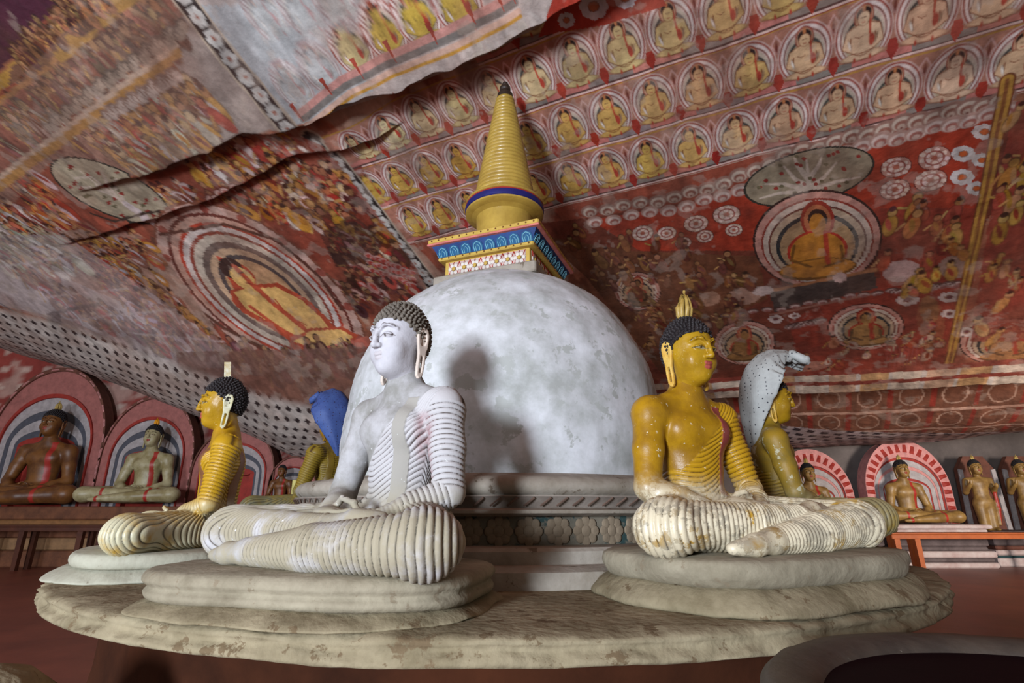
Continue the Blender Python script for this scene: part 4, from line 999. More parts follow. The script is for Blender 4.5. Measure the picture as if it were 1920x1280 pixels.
# ------------------------------------------------------------------ statue materials
def statue_mat(name, skin, skin2, robe, valley, leg=None, chip=(206,196,180), chip_lo=.66, rough=.5, strap=None, under=None, chip_scale=34, legchip=.0, spec=.4):
    """paint on plaster: skin / cloth / strap from the carving masks, with worn chips"""
    m = bpy.data.materials.new(name); m.use_nodes = True; nt = m.node_tree; N = nt.nodes; Lk = nt.links
    b = N['Principled BSDF']; b.inputs['Roughness'].default_value = rough; b.inputs['Specular IOR Level'].default_value = spec
    tc = N.new('ShaderNodeTexCoord'); cl = N.new('ShaderNodeAttribute'); cl.attribute_name = 'cloth'; zo = N.new('ShaderNodeAttribute'); zo.attribute_name = 'zone'
    sc = N.new('ShaderNodeSeparateColor'); Lk.new(cl.outputs['Color'], sc.inputs[0]); sz = N.new('ShaderNodeSeparateColor'); Lk.new(zo.outputs['Color'], sz.inputs[0])
    def noise(s, d=6, r=.65):
        n = N.new('ShaderNodeTexNoise'); n.inputs['Scale'].default_value = s; n.inputs['Detail'].default_value = d; n.inputs['Roughness'].default_value = r
        Lk.new(tc.outputs['Object'], n.inputs['Vector']); return n.outputs['Fac']
    def mix(fac, a, bb):
        x = N.new('ShaderNodeMix'); x.data_type = 'RGBA'
        (Lk.new(fac, x.inputs['Factor']) if not isinstance(fac, float) else setattr(x.inputs['Factor'], 'default_value', fac))
        for s_, v in (('A', a), ('B', bb)):
            if isinstance(v, tuple): x.inputs[s_].default_value = L4(v)
            else: Lk.new(v, x.inputs[s_])
        return x.outputs['Result']
    def band(v, lo, hi):
        r = N.new('ShaderNodeMapRange'); r.interpolation_type = 'SMOOTHSTEP'; r.inputs['From Min'].default_value = lo; r.inputs['From Max'].default_value = hi; Lk.new(v, r.inputs['Value']); return r.outputs['Result']
    def mul(a, bb):
        x = N.new('ShaderNodeMath'); x.operation = 'MULTIPLY'; Lk.new(a, x.inputs[0])
        (Lk.new(bb, x.inputs[1]) if not isinstance(bb, float) else setattr(x.inputs[1], 'default_value', bb)); return x.outputs[0]
    col = mix(band(noise(5), .35, .65), skin, skin2)
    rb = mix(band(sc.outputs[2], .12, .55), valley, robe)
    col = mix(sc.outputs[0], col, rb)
    if strap: col = mix(sc.outputs[1], col, strap)
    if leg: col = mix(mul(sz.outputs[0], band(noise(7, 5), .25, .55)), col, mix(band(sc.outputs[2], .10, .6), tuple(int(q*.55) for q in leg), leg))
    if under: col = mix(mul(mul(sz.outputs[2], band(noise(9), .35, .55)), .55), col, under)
    col = mix(band(noise(chip_scale, 5, .72), chip_lo, chip_lo+.03), col, chip)
    if legchip: col = mix(mul(mul(sz.outputs[0], band(noise(16, 6, .75), .46, .52)), legchip), col, chip)
    Lk.new(col, b.inputs['Base Color'])
    bp = N.new('ShaderNodeBump'); bp.inputs['Strength'].default_value = .35; bp.inputs['Distance'].default_value = .004; Lk.new(noise(60, 5), bp.inputs['Height']); Lk.new(bp.outputs['Normal'], b.inputs['Normal'])
    return m
def face_mat(name, skin, skin2, line, lips, eye, chip=(206,196,180), chip_lo=.66, rough=.5):
    m = pmat(name, skin, skin2, scale=9, rough=rough, bump=.2, bscale=60, spots=chip, spot_scale=38, spot_lo=chip_lo); nt = m.node_tree; N = nt.nodes; Lk = nt.links
    b = N['Principled BSDF']; src = b.inputs['Base Color'].links[0].from_socket
    at = N.new('ShaderNodeAttribute'); at.attribute_name = 'face'; sc = N.new('ShaderNodeSeparateColor'); Lk.new(at.outputs['Color'], sc.inputs[0])
    for ch, c in ((2, eye), (1, lips), (0, line)):
        x = N.new('ShaderNodeMix'); x.data_type = 'RGBA'; Lk.new(sc.outputs[ch], x.inputs['Factor']); Lk.new(src, x.inputs['A']); x.inputs['B'].default_value = L4(c); src = x.outputs['Result']
    Lk.new(src, b.inputs['Base Color']); return m
NOD = math.radians(7)
def statue(label, loc, rz, mats, scale=1.0, finial=None, group=None, name='seated_statue', base=None, hair=True):
    t = thing(name, label, 'statue', loc, rz, group, scale)
    obj('body', BODY, mats['body'], t); top = [obj('head', HEAD, mats['face'], t), obj('hair', HAIR, mats['hair'], t), obj('ear', EAR, mats['ear'], t), obj('ear', EAR, mats['ear'], t)]
    top[3].scale = (-1, 1, 1)
    if finial: top.append(obj('finial', finial, mats['finial'], t))
    for o in top:                                       # the head bows a little
        mir = Matrix.Diagonal((o.scale.x, 1, 1, 1)); p1 = Vector((0, .03, 1.10)); p0 = Vector((0, .03, .82))
        o.matrix_basis = Matrix.Translation(p0) @ Matrix.Rotation(NOD, 4, 'X') @ Matrix.Translation(p1-p0) @ Matrix.Diagonal((1.06, 1.06, 1.07, 1)) @ Matrix.Translation(-p1) @ mir
    return t
def blob_slab(rx, ry, z0, z1, n=96, sq=2.6, mid=None, amp=.006, seed=3, taper=0, groove=0):
    """rounded rectangular-oval slab (superellipse plan), hand-modelled edges"""
    th = np.linspace(0, 2*math.pi, n, endpoint=False); c, s = np.cos(th), np.sin(th)
    px = np.sign(c)*np.abs(c)**(2/sq); py = np.sign(s)*np.abs(s)**(2/sq); rows = []
    ts = np.linspace(0, 1, 13)
    for t in ts:
        bul = math.sin(math.pi*t)**.5*.028; k = bul-taper*t-groove*math.exp(-((t-.45)/.13)**2)
        rows.append((1+k/rx*1.0, 1+k/ry*1.0, z0+(z1-z0)*t))
    rows.append((.55, .55, z1+.004)); rows.insert(0, (.6, .6, z0))
    V = []
    for kx, ky, z in rows:
        q = 1+amp*8*(fbm(px*2+3+z*5, py*2+z*5, seed)-.5)
        V.append(np.stack([px*rx*kx*q, py*ry*ky*q, np.full(n, z)+amp*.6*(fbm(px*5, py*5+z*9, seed+2)-.5)], 1))
    V = np.concatenate(V); m = len(rows); idx = np.arange(n*m).reshape(m, n); nx = np.roll(idx, -1, 1)
    F = [tuple(q) for q in np.stack([idx[:-1], nx[:-1], nx[1:], idx[1:]], -1).reshape(-1, 4)]; F += [tuple(range(n-1, -1, -1)), tuple((m-1)*n+i for i in range(n))]
    return mesh_from('slab', V, F)
# ------------------------------------------------------------------ the statues round the stupa
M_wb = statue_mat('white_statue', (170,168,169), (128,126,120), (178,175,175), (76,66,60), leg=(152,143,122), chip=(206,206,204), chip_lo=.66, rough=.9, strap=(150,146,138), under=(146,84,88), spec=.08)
M_wf = face_mat('white_face', (186,184,188), (164,162,166), (84,76,74), (178,172,174), (176,172,174), (170,166,160), .66, .7)
M_ws = pmat('grey_hair', (112,104,94), (84,76,66), scale=14, rough=.7, bump=.2)
M_ear = pmat('cream_ear', (206,190,176), (186,172,160), scale=14, rough=.6, bump=.1)
W = dict(body=M_wb, face=M_wf, hair=M_ws, ear=M_ear)
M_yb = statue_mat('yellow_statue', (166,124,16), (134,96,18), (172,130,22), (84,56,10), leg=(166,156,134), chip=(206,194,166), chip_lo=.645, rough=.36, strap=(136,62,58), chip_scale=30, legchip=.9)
M_yf = face_mat('yellow_face', (170,132,24), (144,108,24), (60,44,20), (156,72,64), (150,140,110), (206,186,130), .645, .36)
M_yh = pmat('black_hair', (44,38,38), (30,26,28), scale=16, rough=.6, bump=.2)
M_yfin = pmat('gilt_finial', (176,150,84), (136,104,40), scale=30, rough=.4, bump=.2)
Y = dict(body=M_yb, face=M_yf, hair=M_yh, ear=pmat('yellow_ear', (206,176,96), (190,140,40), scale=18, rough=.5, bump=.1), finial=M_yfin)
M_lb = statue_mat('yellow_statue_clean', (170,128,18), (146,108,18), (176,136,24), (92,64,12), leg=(186,180,150), chip=(206,190,150), chip_lo=.69, rough=.38, strap=(120,80,50), chip_scale=24)
Lf = dict(Y); Lf['body'] = M_lb; Lf['ear'] = pmat('pale_ear', (196,196,176), (170,160,110), scale=18, rough=.5, bump=.1); Lf['finial'] = pmat('pale_finial', (206,206,186), (176,150,80), scale=30, rough=.5, bump=.2)
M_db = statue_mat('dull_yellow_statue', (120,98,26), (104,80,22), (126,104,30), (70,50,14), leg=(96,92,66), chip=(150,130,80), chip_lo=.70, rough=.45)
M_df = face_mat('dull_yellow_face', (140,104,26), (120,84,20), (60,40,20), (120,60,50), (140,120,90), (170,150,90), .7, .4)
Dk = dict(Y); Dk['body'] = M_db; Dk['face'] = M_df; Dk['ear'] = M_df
RING = 1.95
def spot(deg, r=RING): a = math.radians(deg); return AX+r*math.sin(a), AY-r*math.cos(a)
M_cush = pmat('grey_plaster_cushion', (116,107,88), (152,143,122), scale=6, rough=.92, bump=.5, bscale=30, spots=(124,112,92), spot_scale=16, spot_lo=.60)
def based(label, deg, mats, cush, plinth, scale=1.0, finial=None, r=RING, turn=0, xy=None):
    x, y = xy or spot(deg, r); t = statue(label, (x, y, ZP), math.radians(deg+turn), mats, scale, finial, 'statues around the stupa')
    zs = plinth+cush
    for c in t.children: c.location.z += zs
    for c in t.children:
        if c.name.startswith('finial') and finial is FLAME: c.matrix_basis = c.matrix_basis @ Matrix.Translation((0,0,1.10)) @ Matrix.Diagonal((1.2,1.2,1.3,1)) @ Matrix.Translation((0,0,-1.10))
    return t, x, y
# white statue, front left
t, x, y = based('white plaster seated statue with grey curls in front of the dome', -36, W, .085, .045, xy=(-.515,2.37))
o = obj('cushion', blob_slab(.60, .38, .035, .132, sq=3.0, amp=.010, seed=11, groove=.020), M_cush, t, (-.03,-.27,0), (0,0,math.radians(23)))
o = obj('plinth', blob_slab(.67, .48, .0, .046, sq=2.6, amp=.03, seed=15, taper=.10), M_plat, t, (-.03,-.26,0), (0,0,math.radians(23)))
# yellow statue, front right
t, x, y = based('glossy yellow seated statue with black curls and gilt flame finial at right front', 27, Y, .085, .085, .975, finial=FLAME, xy=(.89,2.60))
obj('cushion', blob_slab(.60, .40, .075, .172, sq=3.4, amp=.012, seed=21, taper=-.02), M_cush, t, (.03,-.23,0))
obj('plinth', blob_slab(.68, .50, .0, .085, sq=3.0, amp=.02, seed=25, taper=.07), M_plat, t, (.03,-.22,0))
# yellow statue seen from its side, left
t, x, y = based('yellow seated statue seen from its side with tall pale finial at left', -62, Lf, .07, .07, .88, BLADE)
M_lot = pmat('lotus_plaster', (170,168,150), (150,146,128), scale=7, rough=.8, bump=.4, bscale=26, spots=(110,100,84), spot_scale=14, spot_lo=.64)
obj('cushion', blob_slab(.62, .44, .065, .142, sq=2.4, amp=.006, seed=31), M_lot, t, (0,-.20,0))
obj('plinth', blob_slab(.70, .54, .0, .07, sq=2.4, amp=.02, seed=35, taper=.10), M_lot, t, (0,-.20,0))
# hooded pair
def hood_mesh():
    """cobra hood: spine rises behind the back, arches over the head; broad ribbed shell with a curled rim"""
    sp = [(.17,.52,.05),(.20,.66,.09),(.215,.80,.17),(.215,.94,.235),(.19,1.08,.265),(.135,1.20,.265),(.05,1.285,.24),(-.05,1.325,.20),(-.15,1.315,.15),(-.225,1.27,.10),(-.25,1.215,.06)]
    sp = np.array(sp); m = 44; q = np.linspace(0, len(sp)-1, m); Yc = np.interp(q, range(len(sp)), sp[:, 0]); Zc = np.interp(q, range(len(sp)), sp[:, 1]); Wd = np.interp(q, range(len(sp)), sp[:, 2])
    n = 41; V = []; uv = []
    for side in (0, 1):
        for j in range(m):
            ty, tz = np.gradient(Yc)[j], np.gradient(Zc)[j]; l = math.hypot(ty, tz); ny, nz = tz/l, -ty/l      # outward normal (back side)
            for i in range(n):
                a = -1+2*i/(n-1); w_ = Wd[j]*math.sin(a*1.5)/math.sin(1.5); cup = -.95*Wd[j]*(1-math.cos(a*1.5))
                rib = .010*math.cos(a*9)*(1-a*a); th = -.028*(1-abs(a)**4) if side else 0
                d = cup+rib+th; V.append((w_, Yc[j]+ny*d, Zc[j]+nz*d))
    N_ = m*n; F = []
    for j in range(m-1):
        for i in range(n-1):
            k = j*n+i; F.append((k, k+1, k+n+1, k+n)); F.append((N_+k, N_+k+n, N_+k+n+1, N_+k+1))
        F.append((j*n, (j+1)*n, N_+(j+1)*n, N_+j*n)); F.append((j*n+n-1, N_+j*n+n-1, N_+(j+1)*n+n-1, (j+1)*n+n-1))
    for i in range(n-1): F.append((i, N_+i, N_+i+1, i+1)); k = (m-1)*n+i; F.append((k, k+1, N_+k+1, N_+k))
    return mesh_from('hood', np.array(V), F)
HOOD = hood_mesh()
mb = MB()
for k in range(5):                                     # the snake heads along the front rim
    a = -1+k*.5; mb.tube([(a*.085, -.17, 1.295-.02*abs(a)), (a*.10, -.25, 1.235-.02*abs(a)), (a*.10, -.285, 1.20-.02*abs(a))], [.030,.036,.016], 8)
    mb.ball((a*.10, -.262, 1.235-.02*abs(a)), (.034,.036,.030), 8, 6)
SNK = mb.mesh('snake_head', True)
def dotted(name, c, c2, dot, sc=34, size=.17):
    m = pmat(name, c, c2, scale=5, rough=.6, bump=.25, bscale=40); nt = m.node_tree; N = nt.nodes; Lk = nt.links; b = N['Principled BSDF']
    src = b.inputs['Base Color'].links[0].from_socket; tc = N.new('ShaderNodeTexCoord'); v = N.new('ShaderNodeTexVoronoi'); v.inputs['Scale'].default_value = sc; v.inputs['Randomness'].default_value = .12
    Lk.new(tc.outputs['Object'], v.inputs['Vector']); r = ramp(nt, [(size, (1,1,1,1)), (size+.04, (0,0,0,1))]); Lk.new(v.outputs['Distance'], r.inputs['Fac'])
    x = N.new('ShaderNodeMix'); x.data_type = 'RGBA'; Lk.new(r.outputs['Color'], x.inputs['Factor']); Lk.new(src, x.inputs['A']); x.inputs['B'].default_value = L4(dot); Lk.new(x.outputs['Result'], b.inputs['Base Color']); return m
M_hw = dotted('white_hood', (176,178,174), (150,150,146), (44,44,52)); M_hb = dotted('blue_hood', (66,90,146), (48,66,120), (40,30,56))
def coil(par, mat, n=3, rx=.52, ry=.40, z0=0):
    for k in range(n):
        mb = MB(); pts = []; N_ = 56; r = .085-.006*k; q = 1-.07*k
        for i in range(N_+1): a = 2*math.pi*i/N_; pts.append((rx*q*math.cos(a), -.05+ry*q*math.sin(a), z0+.07+k*.115))
        V = []; 
        for i in range(N_):
            a = 2*math.pi*i/N_; cx, cy = math.cos(a), math.sin(a); sw = 1+.06*math.sin(a*2+k)
            for j in range(12):
                b = 2*math.pi*j/12; rr = r*sw; V.append(((rx*q+rr*math.cos(b))*cx, -.05+(ry*q+rr*math.cos(b))*cy, z0+.07+k*.115+rr*.75*math.sin(b)))
        F = [(i*12+j, ((i+1)%N_)*12+j, ((i+1)%N_)*12+(j+1)%12, i*12+(j+1)%12) for i in range(N_) for j in range(12)]
        F.append(tuple(0 for _ in ()) or (0, 12*14, 12*28, 12*42)); 
        obj('coil', mesh_from('coil', np.array(V), F), mat, par)
    obj('coil_core', blob_slab(rx*.9, ry*.9, z0, z0+.05+n*.115, sq=2, amp=.004), mat, par, (0,-.05,0))
M_coil = pmat('brown_coil', (120,100,74), (92,74,54), scale=6, rough=.75, bump=.4, bscale=24)
M_hy = statue_mat('mottled_yellow_statue', (148,116,26), (120,100,40), (150,120,30), (80,56,14), leg=(140,128,92), chip=(176,170,140), chip_lo=.60, rough=.5, chip_scale=9)
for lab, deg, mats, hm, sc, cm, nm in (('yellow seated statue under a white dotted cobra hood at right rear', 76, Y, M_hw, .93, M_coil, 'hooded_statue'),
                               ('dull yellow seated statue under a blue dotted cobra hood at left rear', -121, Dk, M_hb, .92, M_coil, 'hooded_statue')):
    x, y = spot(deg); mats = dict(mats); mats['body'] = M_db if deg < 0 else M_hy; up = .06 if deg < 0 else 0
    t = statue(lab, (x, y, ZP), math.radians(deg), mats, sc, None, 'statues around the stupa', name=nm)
    for c in t.children: c.location.z += .20+up
    h_ = obj('hood', HOOD, hm, t, (0,0,.20+up)); obj('snake_head', SNK, hm, h_)
    coil(t, cm, 2)
# ------------------------------------------------------------------ statues along the back wall
def simple_body(h=.013):
    V, F = seated_body(h, True).mesh(); V = smooth_v(V.astype(float), F, 2, .5); me = mesh_from('body', V, F); c = classify(V); x, y, z = V.T
    M = np.zeros((len(V), 4), np.float32); M[:, 3] = 1; M[:, 2] = .8
    M[:, 1] = (np.abs(x-.10) < .028)*(z > .22)*(z < .72)*(y < .03)*(~c['arml']) + ((np.abs(np.abs(x)-.30) < .022)*(z < .2)*(y < -.2))
    set_attr(me, 'cloth', np.clip(M, 0, 1)); Z = np.zeros((len(V), 4), np.float32); Z[:, 3] = 1; set_attr(me, 'zone', Z); return me
SB = simple_body()
def gold(name, a, b, sash=(156,44,34)):
    bm_ = statue_mat(name+'_body', a, b, a, b, chip=tuple(int(q*1.15) for q in a), chip_lo=.72, rough=.42, strap=sash)
    return dict(body=bm_, face=face_mat(name+'_face', a, b, (40,28,20), (140,60,46), (170,150,120), a, .8, .45))
def far_statue(label, pos, scale, g, rz=0, hairm=None, fin=None, finm=None, group=None):
    t = thing('seated_statue', label, 'statue', (pos[0], pos[1], pos[2]+.03), rz, 'statues along the far walls', scale)
    obj('body', SB, g['body'], t); obj('head', HEAD, g['face'], t); obj('hair', HAIR, hairm or M_yh, t)
    for s_ in (1, -1): e = obj('ear', EAR, g['face'], t); e.scale = (s_, 1, 1)
    if fin: obj('finial', fin, finm, t)
    return t
G1 = gold('old_gold', (150,116,62), (116,86,44)); G2 = gold('amber', (122,78,36), (84,50,26)); G3 = gold('silvery', (170,160,124), (130,116,76))
M_flo = pmat('orange_finial', (226,156,16), (206,130,16), scale=8, rough=.5, bump=.1); M_pfin = flat('pale_gold', (190,160,90))
def outline(w_, h, k, n=40, sq=2.0):
    """arch outline: straight feet, round head"""
    pts = []
    for i in range(n+1):
        a = math.pi*i/n; c, s = math.cos(a), math.sin(a)
        pts.append((w_*k*math.copysign(abs(c)**(2/sq), c), h*.42+(h*k-h*.42)*abs(s)**(2/sq)))
    return [(w_*k, 0)]+pts+[(-w_*k, 0)]
def arch(label, cx, y, z, w_, h, bands, flame=None, depth=.28, inner=(150,50,38), group=None, rot=0):
    t = thing('arch_frame', label, 'arch', (cx, y, z), rot, 'painted arches on the far walls'); ks = [b[0] for b in bands]+[bands[-1][0]-.10]
    for j, (k, mat, dy) in enumerate(bands):
        A = outline(w_, h, k); k2 = ks[j+1]; B = outline(w_, h, k2); n = len(A); V = []; F = []
        for P_, yy in ((A, -dy), (B, -dy), (A, depth), (B, depth)): V += [(x, yy, zz) for x, zz in P_]
        for i in range(n-1): F += [(i, i+1, n+i+1, n+i), (i+1, i, 2*n+i, 2*n+i+1), (n+i, n+i+1, 3*n+i+1, 3*n+i), (2*n+i, 3*n+i, 3*n+i+1, 2*n+i+1)]
        for i in (0, n-1): F.append((i, n+i, 3*n+i, 2*n+i))
        obj('arch_band', mesh_from('arch_band', np.array(V), F, False), mat, t)
    P_ = outline(w_, h, ks[-1]+.01); MB().prism(P_, depth-.05, depth).build('back_panel', inner, t)
    if flame:
        fm, n = flame; A = outline(w_, h, (ks[0]+ks[1])/2, 80); L_ = np.r_[0, np.cumsum([math.hypot(A[i+1][0]-A[i][0], A[i+1][1]-A[i][1]) for i in range(len(A)-1)])]; A = np.array(A)
        mb = MB()
        for q in np.linspace(.1, L_[-1]-.1, n):
            x = np.interp(q, L_, A[:, 0]); zz = np.interp(q, L_, A[:, 1]); i = min(np.searchsorted(L_, q), len(A)-1); d = A[i]-A[i-1]; d = d/np.linalg.norm(d)
            hw = w_*(ks[0]-ks[1])*.46; s_ = L_[-1]/n*.30; nx, nz = -d[1], d[0]
            mb.add([(x+nx*hw-d[0]*s_, -bands[0][2]-.001, zz+nz*hw-d[1]*s_), (x+nx*hw+d[0]*s_, -bands[0][2]-.001, zz+nz*hw+d[1]*s_), (x-nx*hw+d[0]*s_*.7, -bands[0][2]-.001, zz-nz*hw+d[1]*s_*.7), (x-nx*hw-d[0]*s_*.7, -bands[0][2]-.001, zz-nz*hw-d[1]*s_*.7),
                    (x, -bands[0][2]-.035, zz)], [(0,1,4),(1,2,4),(2,3,4),(3,0,4)])
        o = mb.build('arch_flame', fm, t); o['kind'] = 'stuff'
    return t
def pedestal(label, cx, y0, y1, w_, tiers, group=None, name='pedestal'):
    t = thing(name, label, 'pedestal', (cx, (y0+y1)/2, 0), 0, 'pedestals along the far right wall'); z = 0; d = (y1-y0)/2
    for hgt, out, mat in tiers:
        MB().bbox(-w_-out, w_+out, -d-out, d, z, z+hgt, min(.02, hgt*.3)).build('tier', mat, t); z += hgt
    return t, z
c = lambda n, col, **k: flat(n, col, **k)
A_p = c('arch_pink', (170,104,96)); A_w = c('arch_white', (176,166,164)); A_b = c('arch_slate', (84,84,92)); A_r = c('arch_red', (160,50,40)); A_br = c('arch_brown', (110,66,52)); A_rw = c('arch_rose', (206,140,134))
M_pedb = pmat('brown_ledge', (120,74,48), (84,50,34), scale=5, rough=.7, bump=.3); M_pedp = pmat('pink_white_ledge', (190,176,170), (166,140,134), scale=5, rough=.7, bump=.3); M_pedd = pmat('grey_ledge', (104,90,88), (76,64,62), scale=5, rough=.7, bump=.3)
YS = 11.55
def put(u, v, y): q = at_y(u, v, y); return (q[0], q[1], q[2])
LB = [(1.0, A_br, .10), (.97, A_p, .06), (.80, A_r, .10), (.77, A_w, .05), (.68, A_b, .04), (.62, A_w, .03), (.54, A_b, .02), (.49, A_r, .02)]
for u, vseat, vtop, lab, g, fin, finm, al, aw, ah in (
    (60, 946, 772, 'large amber seated statue in the leftmost arch by the far wall', G2, FLAME, M_pfin, 'broad painted arch with white rings behind the leftmost amber statue', 1.32, 3.1),
    (262, 944, 800, 'pale gold seated statue with an orange finial in the far left wall', G3, FLAME, M_flo, 'painted arch with slate rings behind the statue with orange finial', 1.04, 2.42)):
    p0 = put(u, vseat, YS); zt = put(u, vtop, YS)[2]; sc = (zt-p0[2])/1.11
    far_statue(lab, p0, sc, g, .12, None, fin, finm)
    arch(al, p0[0]*(1+.55/YS), YS+.55, p0[2]-.05, aw, ah, LB, (A_rw, 22), .18, A_r)
for u, lab, aw, ah in ((430, 'dim painted arch on the far wall behind the yellow statue at left', .92, 1.75), (545, 'small dim painted arch low on the far wall near the blue hood', .52, 1.1)):
    p0 = put(u, 948, YS); arch(lab, p0[0]*(1+.55/YS), YS+.55, p0[2]-.05, aw, ah, LB, None, .18, A_r)
p0 = put(520, 952, YS); far_statue('small ochre seated statue far behind near the blue hood', (p0[0], YS, put(200, 949, YS)[2]+.0), .72, G2)
xl0, xl1 = put(-60, 960, YS)[0], put(660, 960, YS)[0]; zl = put(200, 949, YS)[2]
lg_ = thing('wall_ledge', 'long brown moulded ledge under the statues of the far left wall', 'ledge', ((xl0+xl1)/2, 11.7, 0)); zc = 0; W2 = (xl1-xl0)/2
for hgt, out, mat in ((.30,.10,M_pedb),(.22,.02,c('ledge_tan',(150,112,76))),(.20,-.05,M_pedb),(.14,.06,c('ledge_ochre',(140,96,56))),(max(zl-.86,.1),0,M_pedb)):
    MB().bbox(-W2, W2, -.65-out, .8, zc, zc+hgt, .02).build('tier', mat, lg_); zc += hgt
# benches
M_wood = pmat('orange_wood', (176,92,44), (146,72,34), scale=3, rough=.5, bump=.2); M_wood2 = pmat('dark_wood', (84,44,28), (60,32,22), scale=3, rough=.55, bump=.2)
def bench(label, u0, u1, v, y, legs, mat, th=.09, dep=.35):
    a, b = put(u0, v, y), put(u1, v, y); t = thing('bench', label, 'bench', ((a[0]+b[0])/2, y, 0)); z = a[2]; hw = (b[0]-a[0])/2
    MB().bbox(-hw, hw, -.05, dep, z-.035, z, .01).build('top_board', mat, t); MB().bbox(-hw, hw, -.04, .0, z-th-.02, z-.035, .008).build('rail', mat, t)
    for ul in legs:
        x = put(ul, 1000, y)[0]-(a[0]+b[0])/2
        for yy in (0, dep-.08):
            V = [(x-.05,yy-.03,z-.03),(x+.05,yy-.03,z-.03),(x+.05,yy+.05,z-.03),(x-.05,yy+.05,z-.03),(x-.035,yy-.03,0),(x+.045,yy-.03,0),(x+.045,yy+.05,0),(x-.035,yy+.05,0)]
            MB().add(V, [(0,1,2,3),(7,6,5,4),(0,4,5,1),(1,5,6,2),(2,6,7,3),(3,7,4,0)]).build('leg', mat, t)
bench('long orange wooden bench in front of the statues at far right', 1668, 1990, 998, 10.25, (1678, 1716, 1960), M_wood, dep=.22)
bench('dark wooden bench before the ledge at far left', -60, 200, 984, 10.4, (-40, 42, 152, 190), M_wood2)
# right back wall
RB = [(1.0, A_rw, .10), (.80, A_r, .06), (.77, A_w, .05), (.70, A_rw, .04), (.66, A_w, .03), (.56, A_r, .02), (.53, A_w, .015)]
for u, vseat, vtop, lab, al, aw, ah in ((1712, 981, 866, 'gold seated statue with red sash in the complete pink arch at far right', 'complete pink and white flame arch behind the gold seated statue', .92, 1.86),
                           (1532, 990, 872, 'gold statue at far right whose head shows above a knee', 'pink flame arch half hidden behind the hooded statue', .86, 1.75)):
    p0 = put(u, vseat, YS); zt = put(u, vtop, YS)[2]; sc = (zt-p0[2])/1.11
    far_statue(lab, p0, sc, G1, -.10, None, FLAME, M_pfin); arch(al, p0[0]*(1+.45/YS), YS+.45, p0[2]-.12, aw, ah, RB, (A_r, 26), .2, A_w)
    pedestal('stepped pink and white pedestal under the gold statue at '+('far right' if u > 1600 else 'right, half hidden'), p0[0], YS-.72, YS+.6, .86, ((.10,.06,M_pedp),(.08,.02,M_pedd),(.12,.06,M_pedp),(.08,-.02,M_pedd),(.14,.0,M_pedd),(max(p0[2]-.60,.05),.02,M_pedp),(.08,.08,M_pedp)))
def standing(h=.014):
    f = Field((-.40,-.30,-.02), (.40,.25,1.26), h)
    f.cone((-.085,.0,.04), (-.09,.02,.55), .085, .115, .05); f.cone((.085,.0,.04), (.09,.02,.55), .085, .115, .05); f.ball((0,.02,.60), (.185,.13,.16), .06)
    f.ball((0,.02,.80), (.155,.11,.18), .06); f.ball((0,.02,.98), (.195,.115,.14), .06); f.cone((-.17,.02,1.06), (.17,.02,1.06), .065, .065, .05)
    f.cone((0,.02,1.05), (0,.01,1.22), .058, .055, .03)
    f.ball((-.09,-.07,.025), (.055,.10,.035), .02); f.ball((.09,-.07,.025), (.055,.10,.035), .02)
    f.path([(-.235,.03,1.05), (-.285,.04,.80), (-.25,-.14,.98)], [.068,.055,.036], .02); f.ball((-.245,-.16,1.03), (.035,.022,.06), .02)
    f.path([(.235,.03,1.05), (.275,.04,.82), (.24,-.14,.92)], [.068,.055,.036], .02); f.ball((.235,-.16,.95), (.035,.03,.05), .02)
    f.path([(.27,.02,.85), (.25,.0,.45), (.22,.0,.12)], [.04,.045,.03], .03)
    V, F = f.mesh(); V = smooth_v(V.astype(float), F, 2, .5); me = mesh_from('body', V, F); M = np.zeros((len(V), 4), np.float32); M[:, 2] = .8; M[:, 3] = 1
    M[:, 1] = (np.abs(V[:, 0]-.255) < .03)*(V[:, 2] < .8); set_attr(me, 'cloth', M); Z = np.zeros((len(V), 4), np.float32); Z[:, 3] = 1; set_attr(me, 'zone', Z); return me
SM = standing()
for u, lab, bl in ((1858, 'gold standing statue with raised hand at far right', 'tall pale panel behind the gold standing statue'), (1944, 'gold standing statue cut off by the right edge', 'tall pale panel cut off by the right edge')):
    p0 = put(u, 994, YS); zt = put(u, 862, YS)[2]; sc = (zt-p0[2])/1.50
    t = thing('standing_statue', lab, 'statue', p0, -.15, 'statues along the far walls', sc); obj('body', SM, G1['body'], t)
    for n_, me, mt in (('head', HEAD, G1['face']), ('hair', HAIR, M_yh), ('ear', EAR, G1['face']), ('finial', FLAME, M_pfin)): obj(n_, me, mt, t, (0,0,.385))
    e = obj('ear', EAR, G1['face'], t, (0,0,.385)); e.scale = (-1, 1, 1)
    b = thing('back_panel', bl, 'panel', (p0[0]*(1+.42/YS), YS+.42, p0[2]-.1)); mb = MB()
    mb.prism([(-.44,0),(.46,0),(.40,1.35),(.22,1.62),(-.22,1.62),(-.40,1.35)], 0, .10).build('board', A_br, b)
    for s_ in (-1, 1): MB().prism([(s_*.46,0),(s_*.36,0),(s_*.31,1.33),(s_*.40,1.35)], -.03, .0).build('edge_strip', A_w, b)
    pedestal('low teal and pink pedestal under the '+('gold standing statue' if u < 1900 else 'standing statue at the right edge'), p0[0], YS-.45, YS+.5, .37, ((.16,.04,M_pedp),(.04,.05,M_teal),(.10,.0,M_pedp),(.08,-.06,A_br),(max(p0[2]-.38,.05),0,M_pedd)))
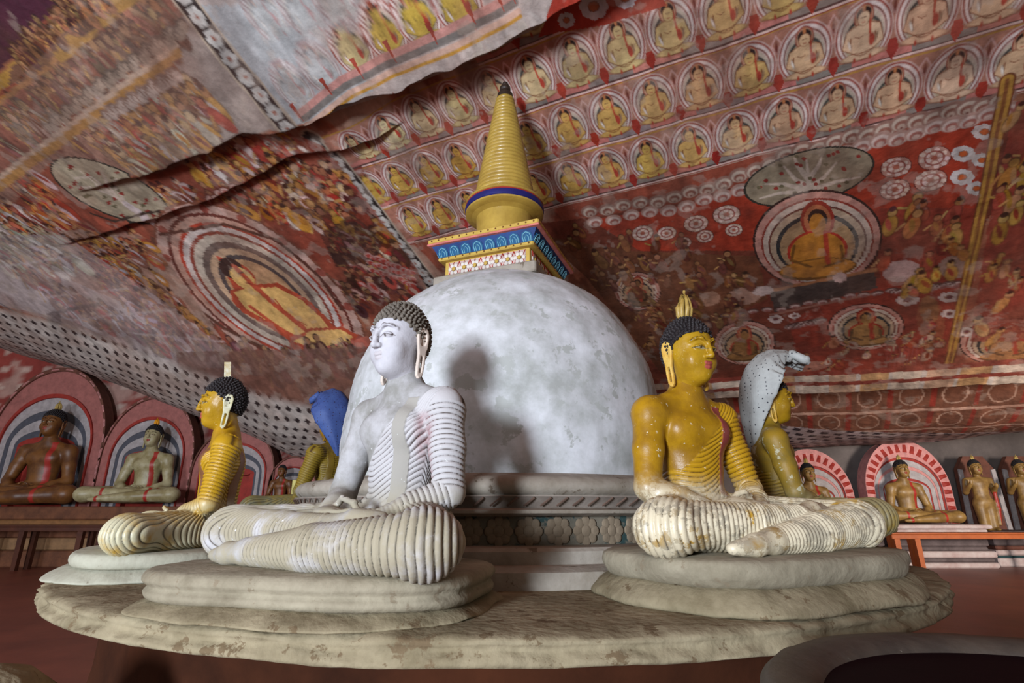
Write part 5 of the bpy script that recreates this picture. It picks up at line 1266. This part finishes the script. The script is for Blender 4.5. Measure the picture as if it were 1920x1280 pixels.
# small things along the back
p0 = put(273, 978, 11.02); t = thing('framed_sign', 'small blue framed notice on the bench at far left', 'sign', (p0[0], p0[1], p0[2]))
MB().bbox(-.19,.19,0,.03,0,.17,.005).build('frame', c('blue_frame', (96,116,160)), t); MB().box(-.155,.155,-.006,.0,.03,.14).build('notice', c('dark_notice', (50,50,60)), t)
p0 = put(549, 950, 8.6); t = thing('pole_stand', 'short cream post standing near the blue hooded statue', 'post', (p0[0], p0[1], 0))  # plain cream pole on a small foot
MB().lathe([(.05,.0),(.05,p0[2]+.40),(.0,p0[2]+.41)], 14).build('post', c('cream_post', (206,196,120)), t); MB().bbox(-.02,.17,-.06,.06,p0[2]-.03,p0[2]+.03,.01).build('foot', c('cream_foot', (206,200,170)), t)
p0 = put(572, 905, 12.2); o = MB().box(p0[0]-.11, p0[0]+.11, 12.1, 12.5, 0, 2.2).build('trim_1', c('salmon_trim', (222,116,96))); o['kind'] = 'structure'

# ------------------------------------------------------------------ stone basin and stone in the foreground
M_stone = pmat('dark_stone', (70,60,51), (48,41,36), scale=7, rough=.55, bump=.35, bscale=26, spots=(130,124,112), spot_scale=22, spot_lo=.68, spec=.5)
M_well = pmat('maroon_hollow_shade', (26,6,14), (20,4,10), scale=4, rough=.7, bump=.05, spec=.05)
t = thing('stone_basin', 'dark round stone basin with a thick rim at lower right', 'basin', (.98,.95,0))
V, F = rough_lathe([(.30,.0,.2),(.34,.1,.3),(.33,.4,.3),(.40,.58,.4),(.52,.70,.5),(.555,.755,.5),(.555,.785,.4),(.535,.803,.4),(.50,.805,.4),(.465,.800,.4),(.447,.785,.3),(.43,.75,.2),(.42,.60,.1),(.38,.50,.1)], 180, .05, 150)
obj('bowl', mesh_from('bowl', V, F), M_stone, t); MB().lathe([(.0,.770),(.445,.770),(.445,.778),(.0,.779)], 60).build('hollow_shade', M_well, t)  # dark disc just below the rim paints in the shaded hollow
V, F = rough_lathe([(.26,.0,.5),(.27,.15,.6),(.26,.32,.7),(.23,.46,.8),(.18,.55,.8),(.11,.61,.7),(.04,.635,.5),(.005,.638,.1)], 90, .10, 170)
o = tag(obj('stone', mesh_from('stone', V, F), M_plat, None, (-1.50,1.70,.03)), 'rounded pale stone standing on the floor at the lower left corner', 'stone')
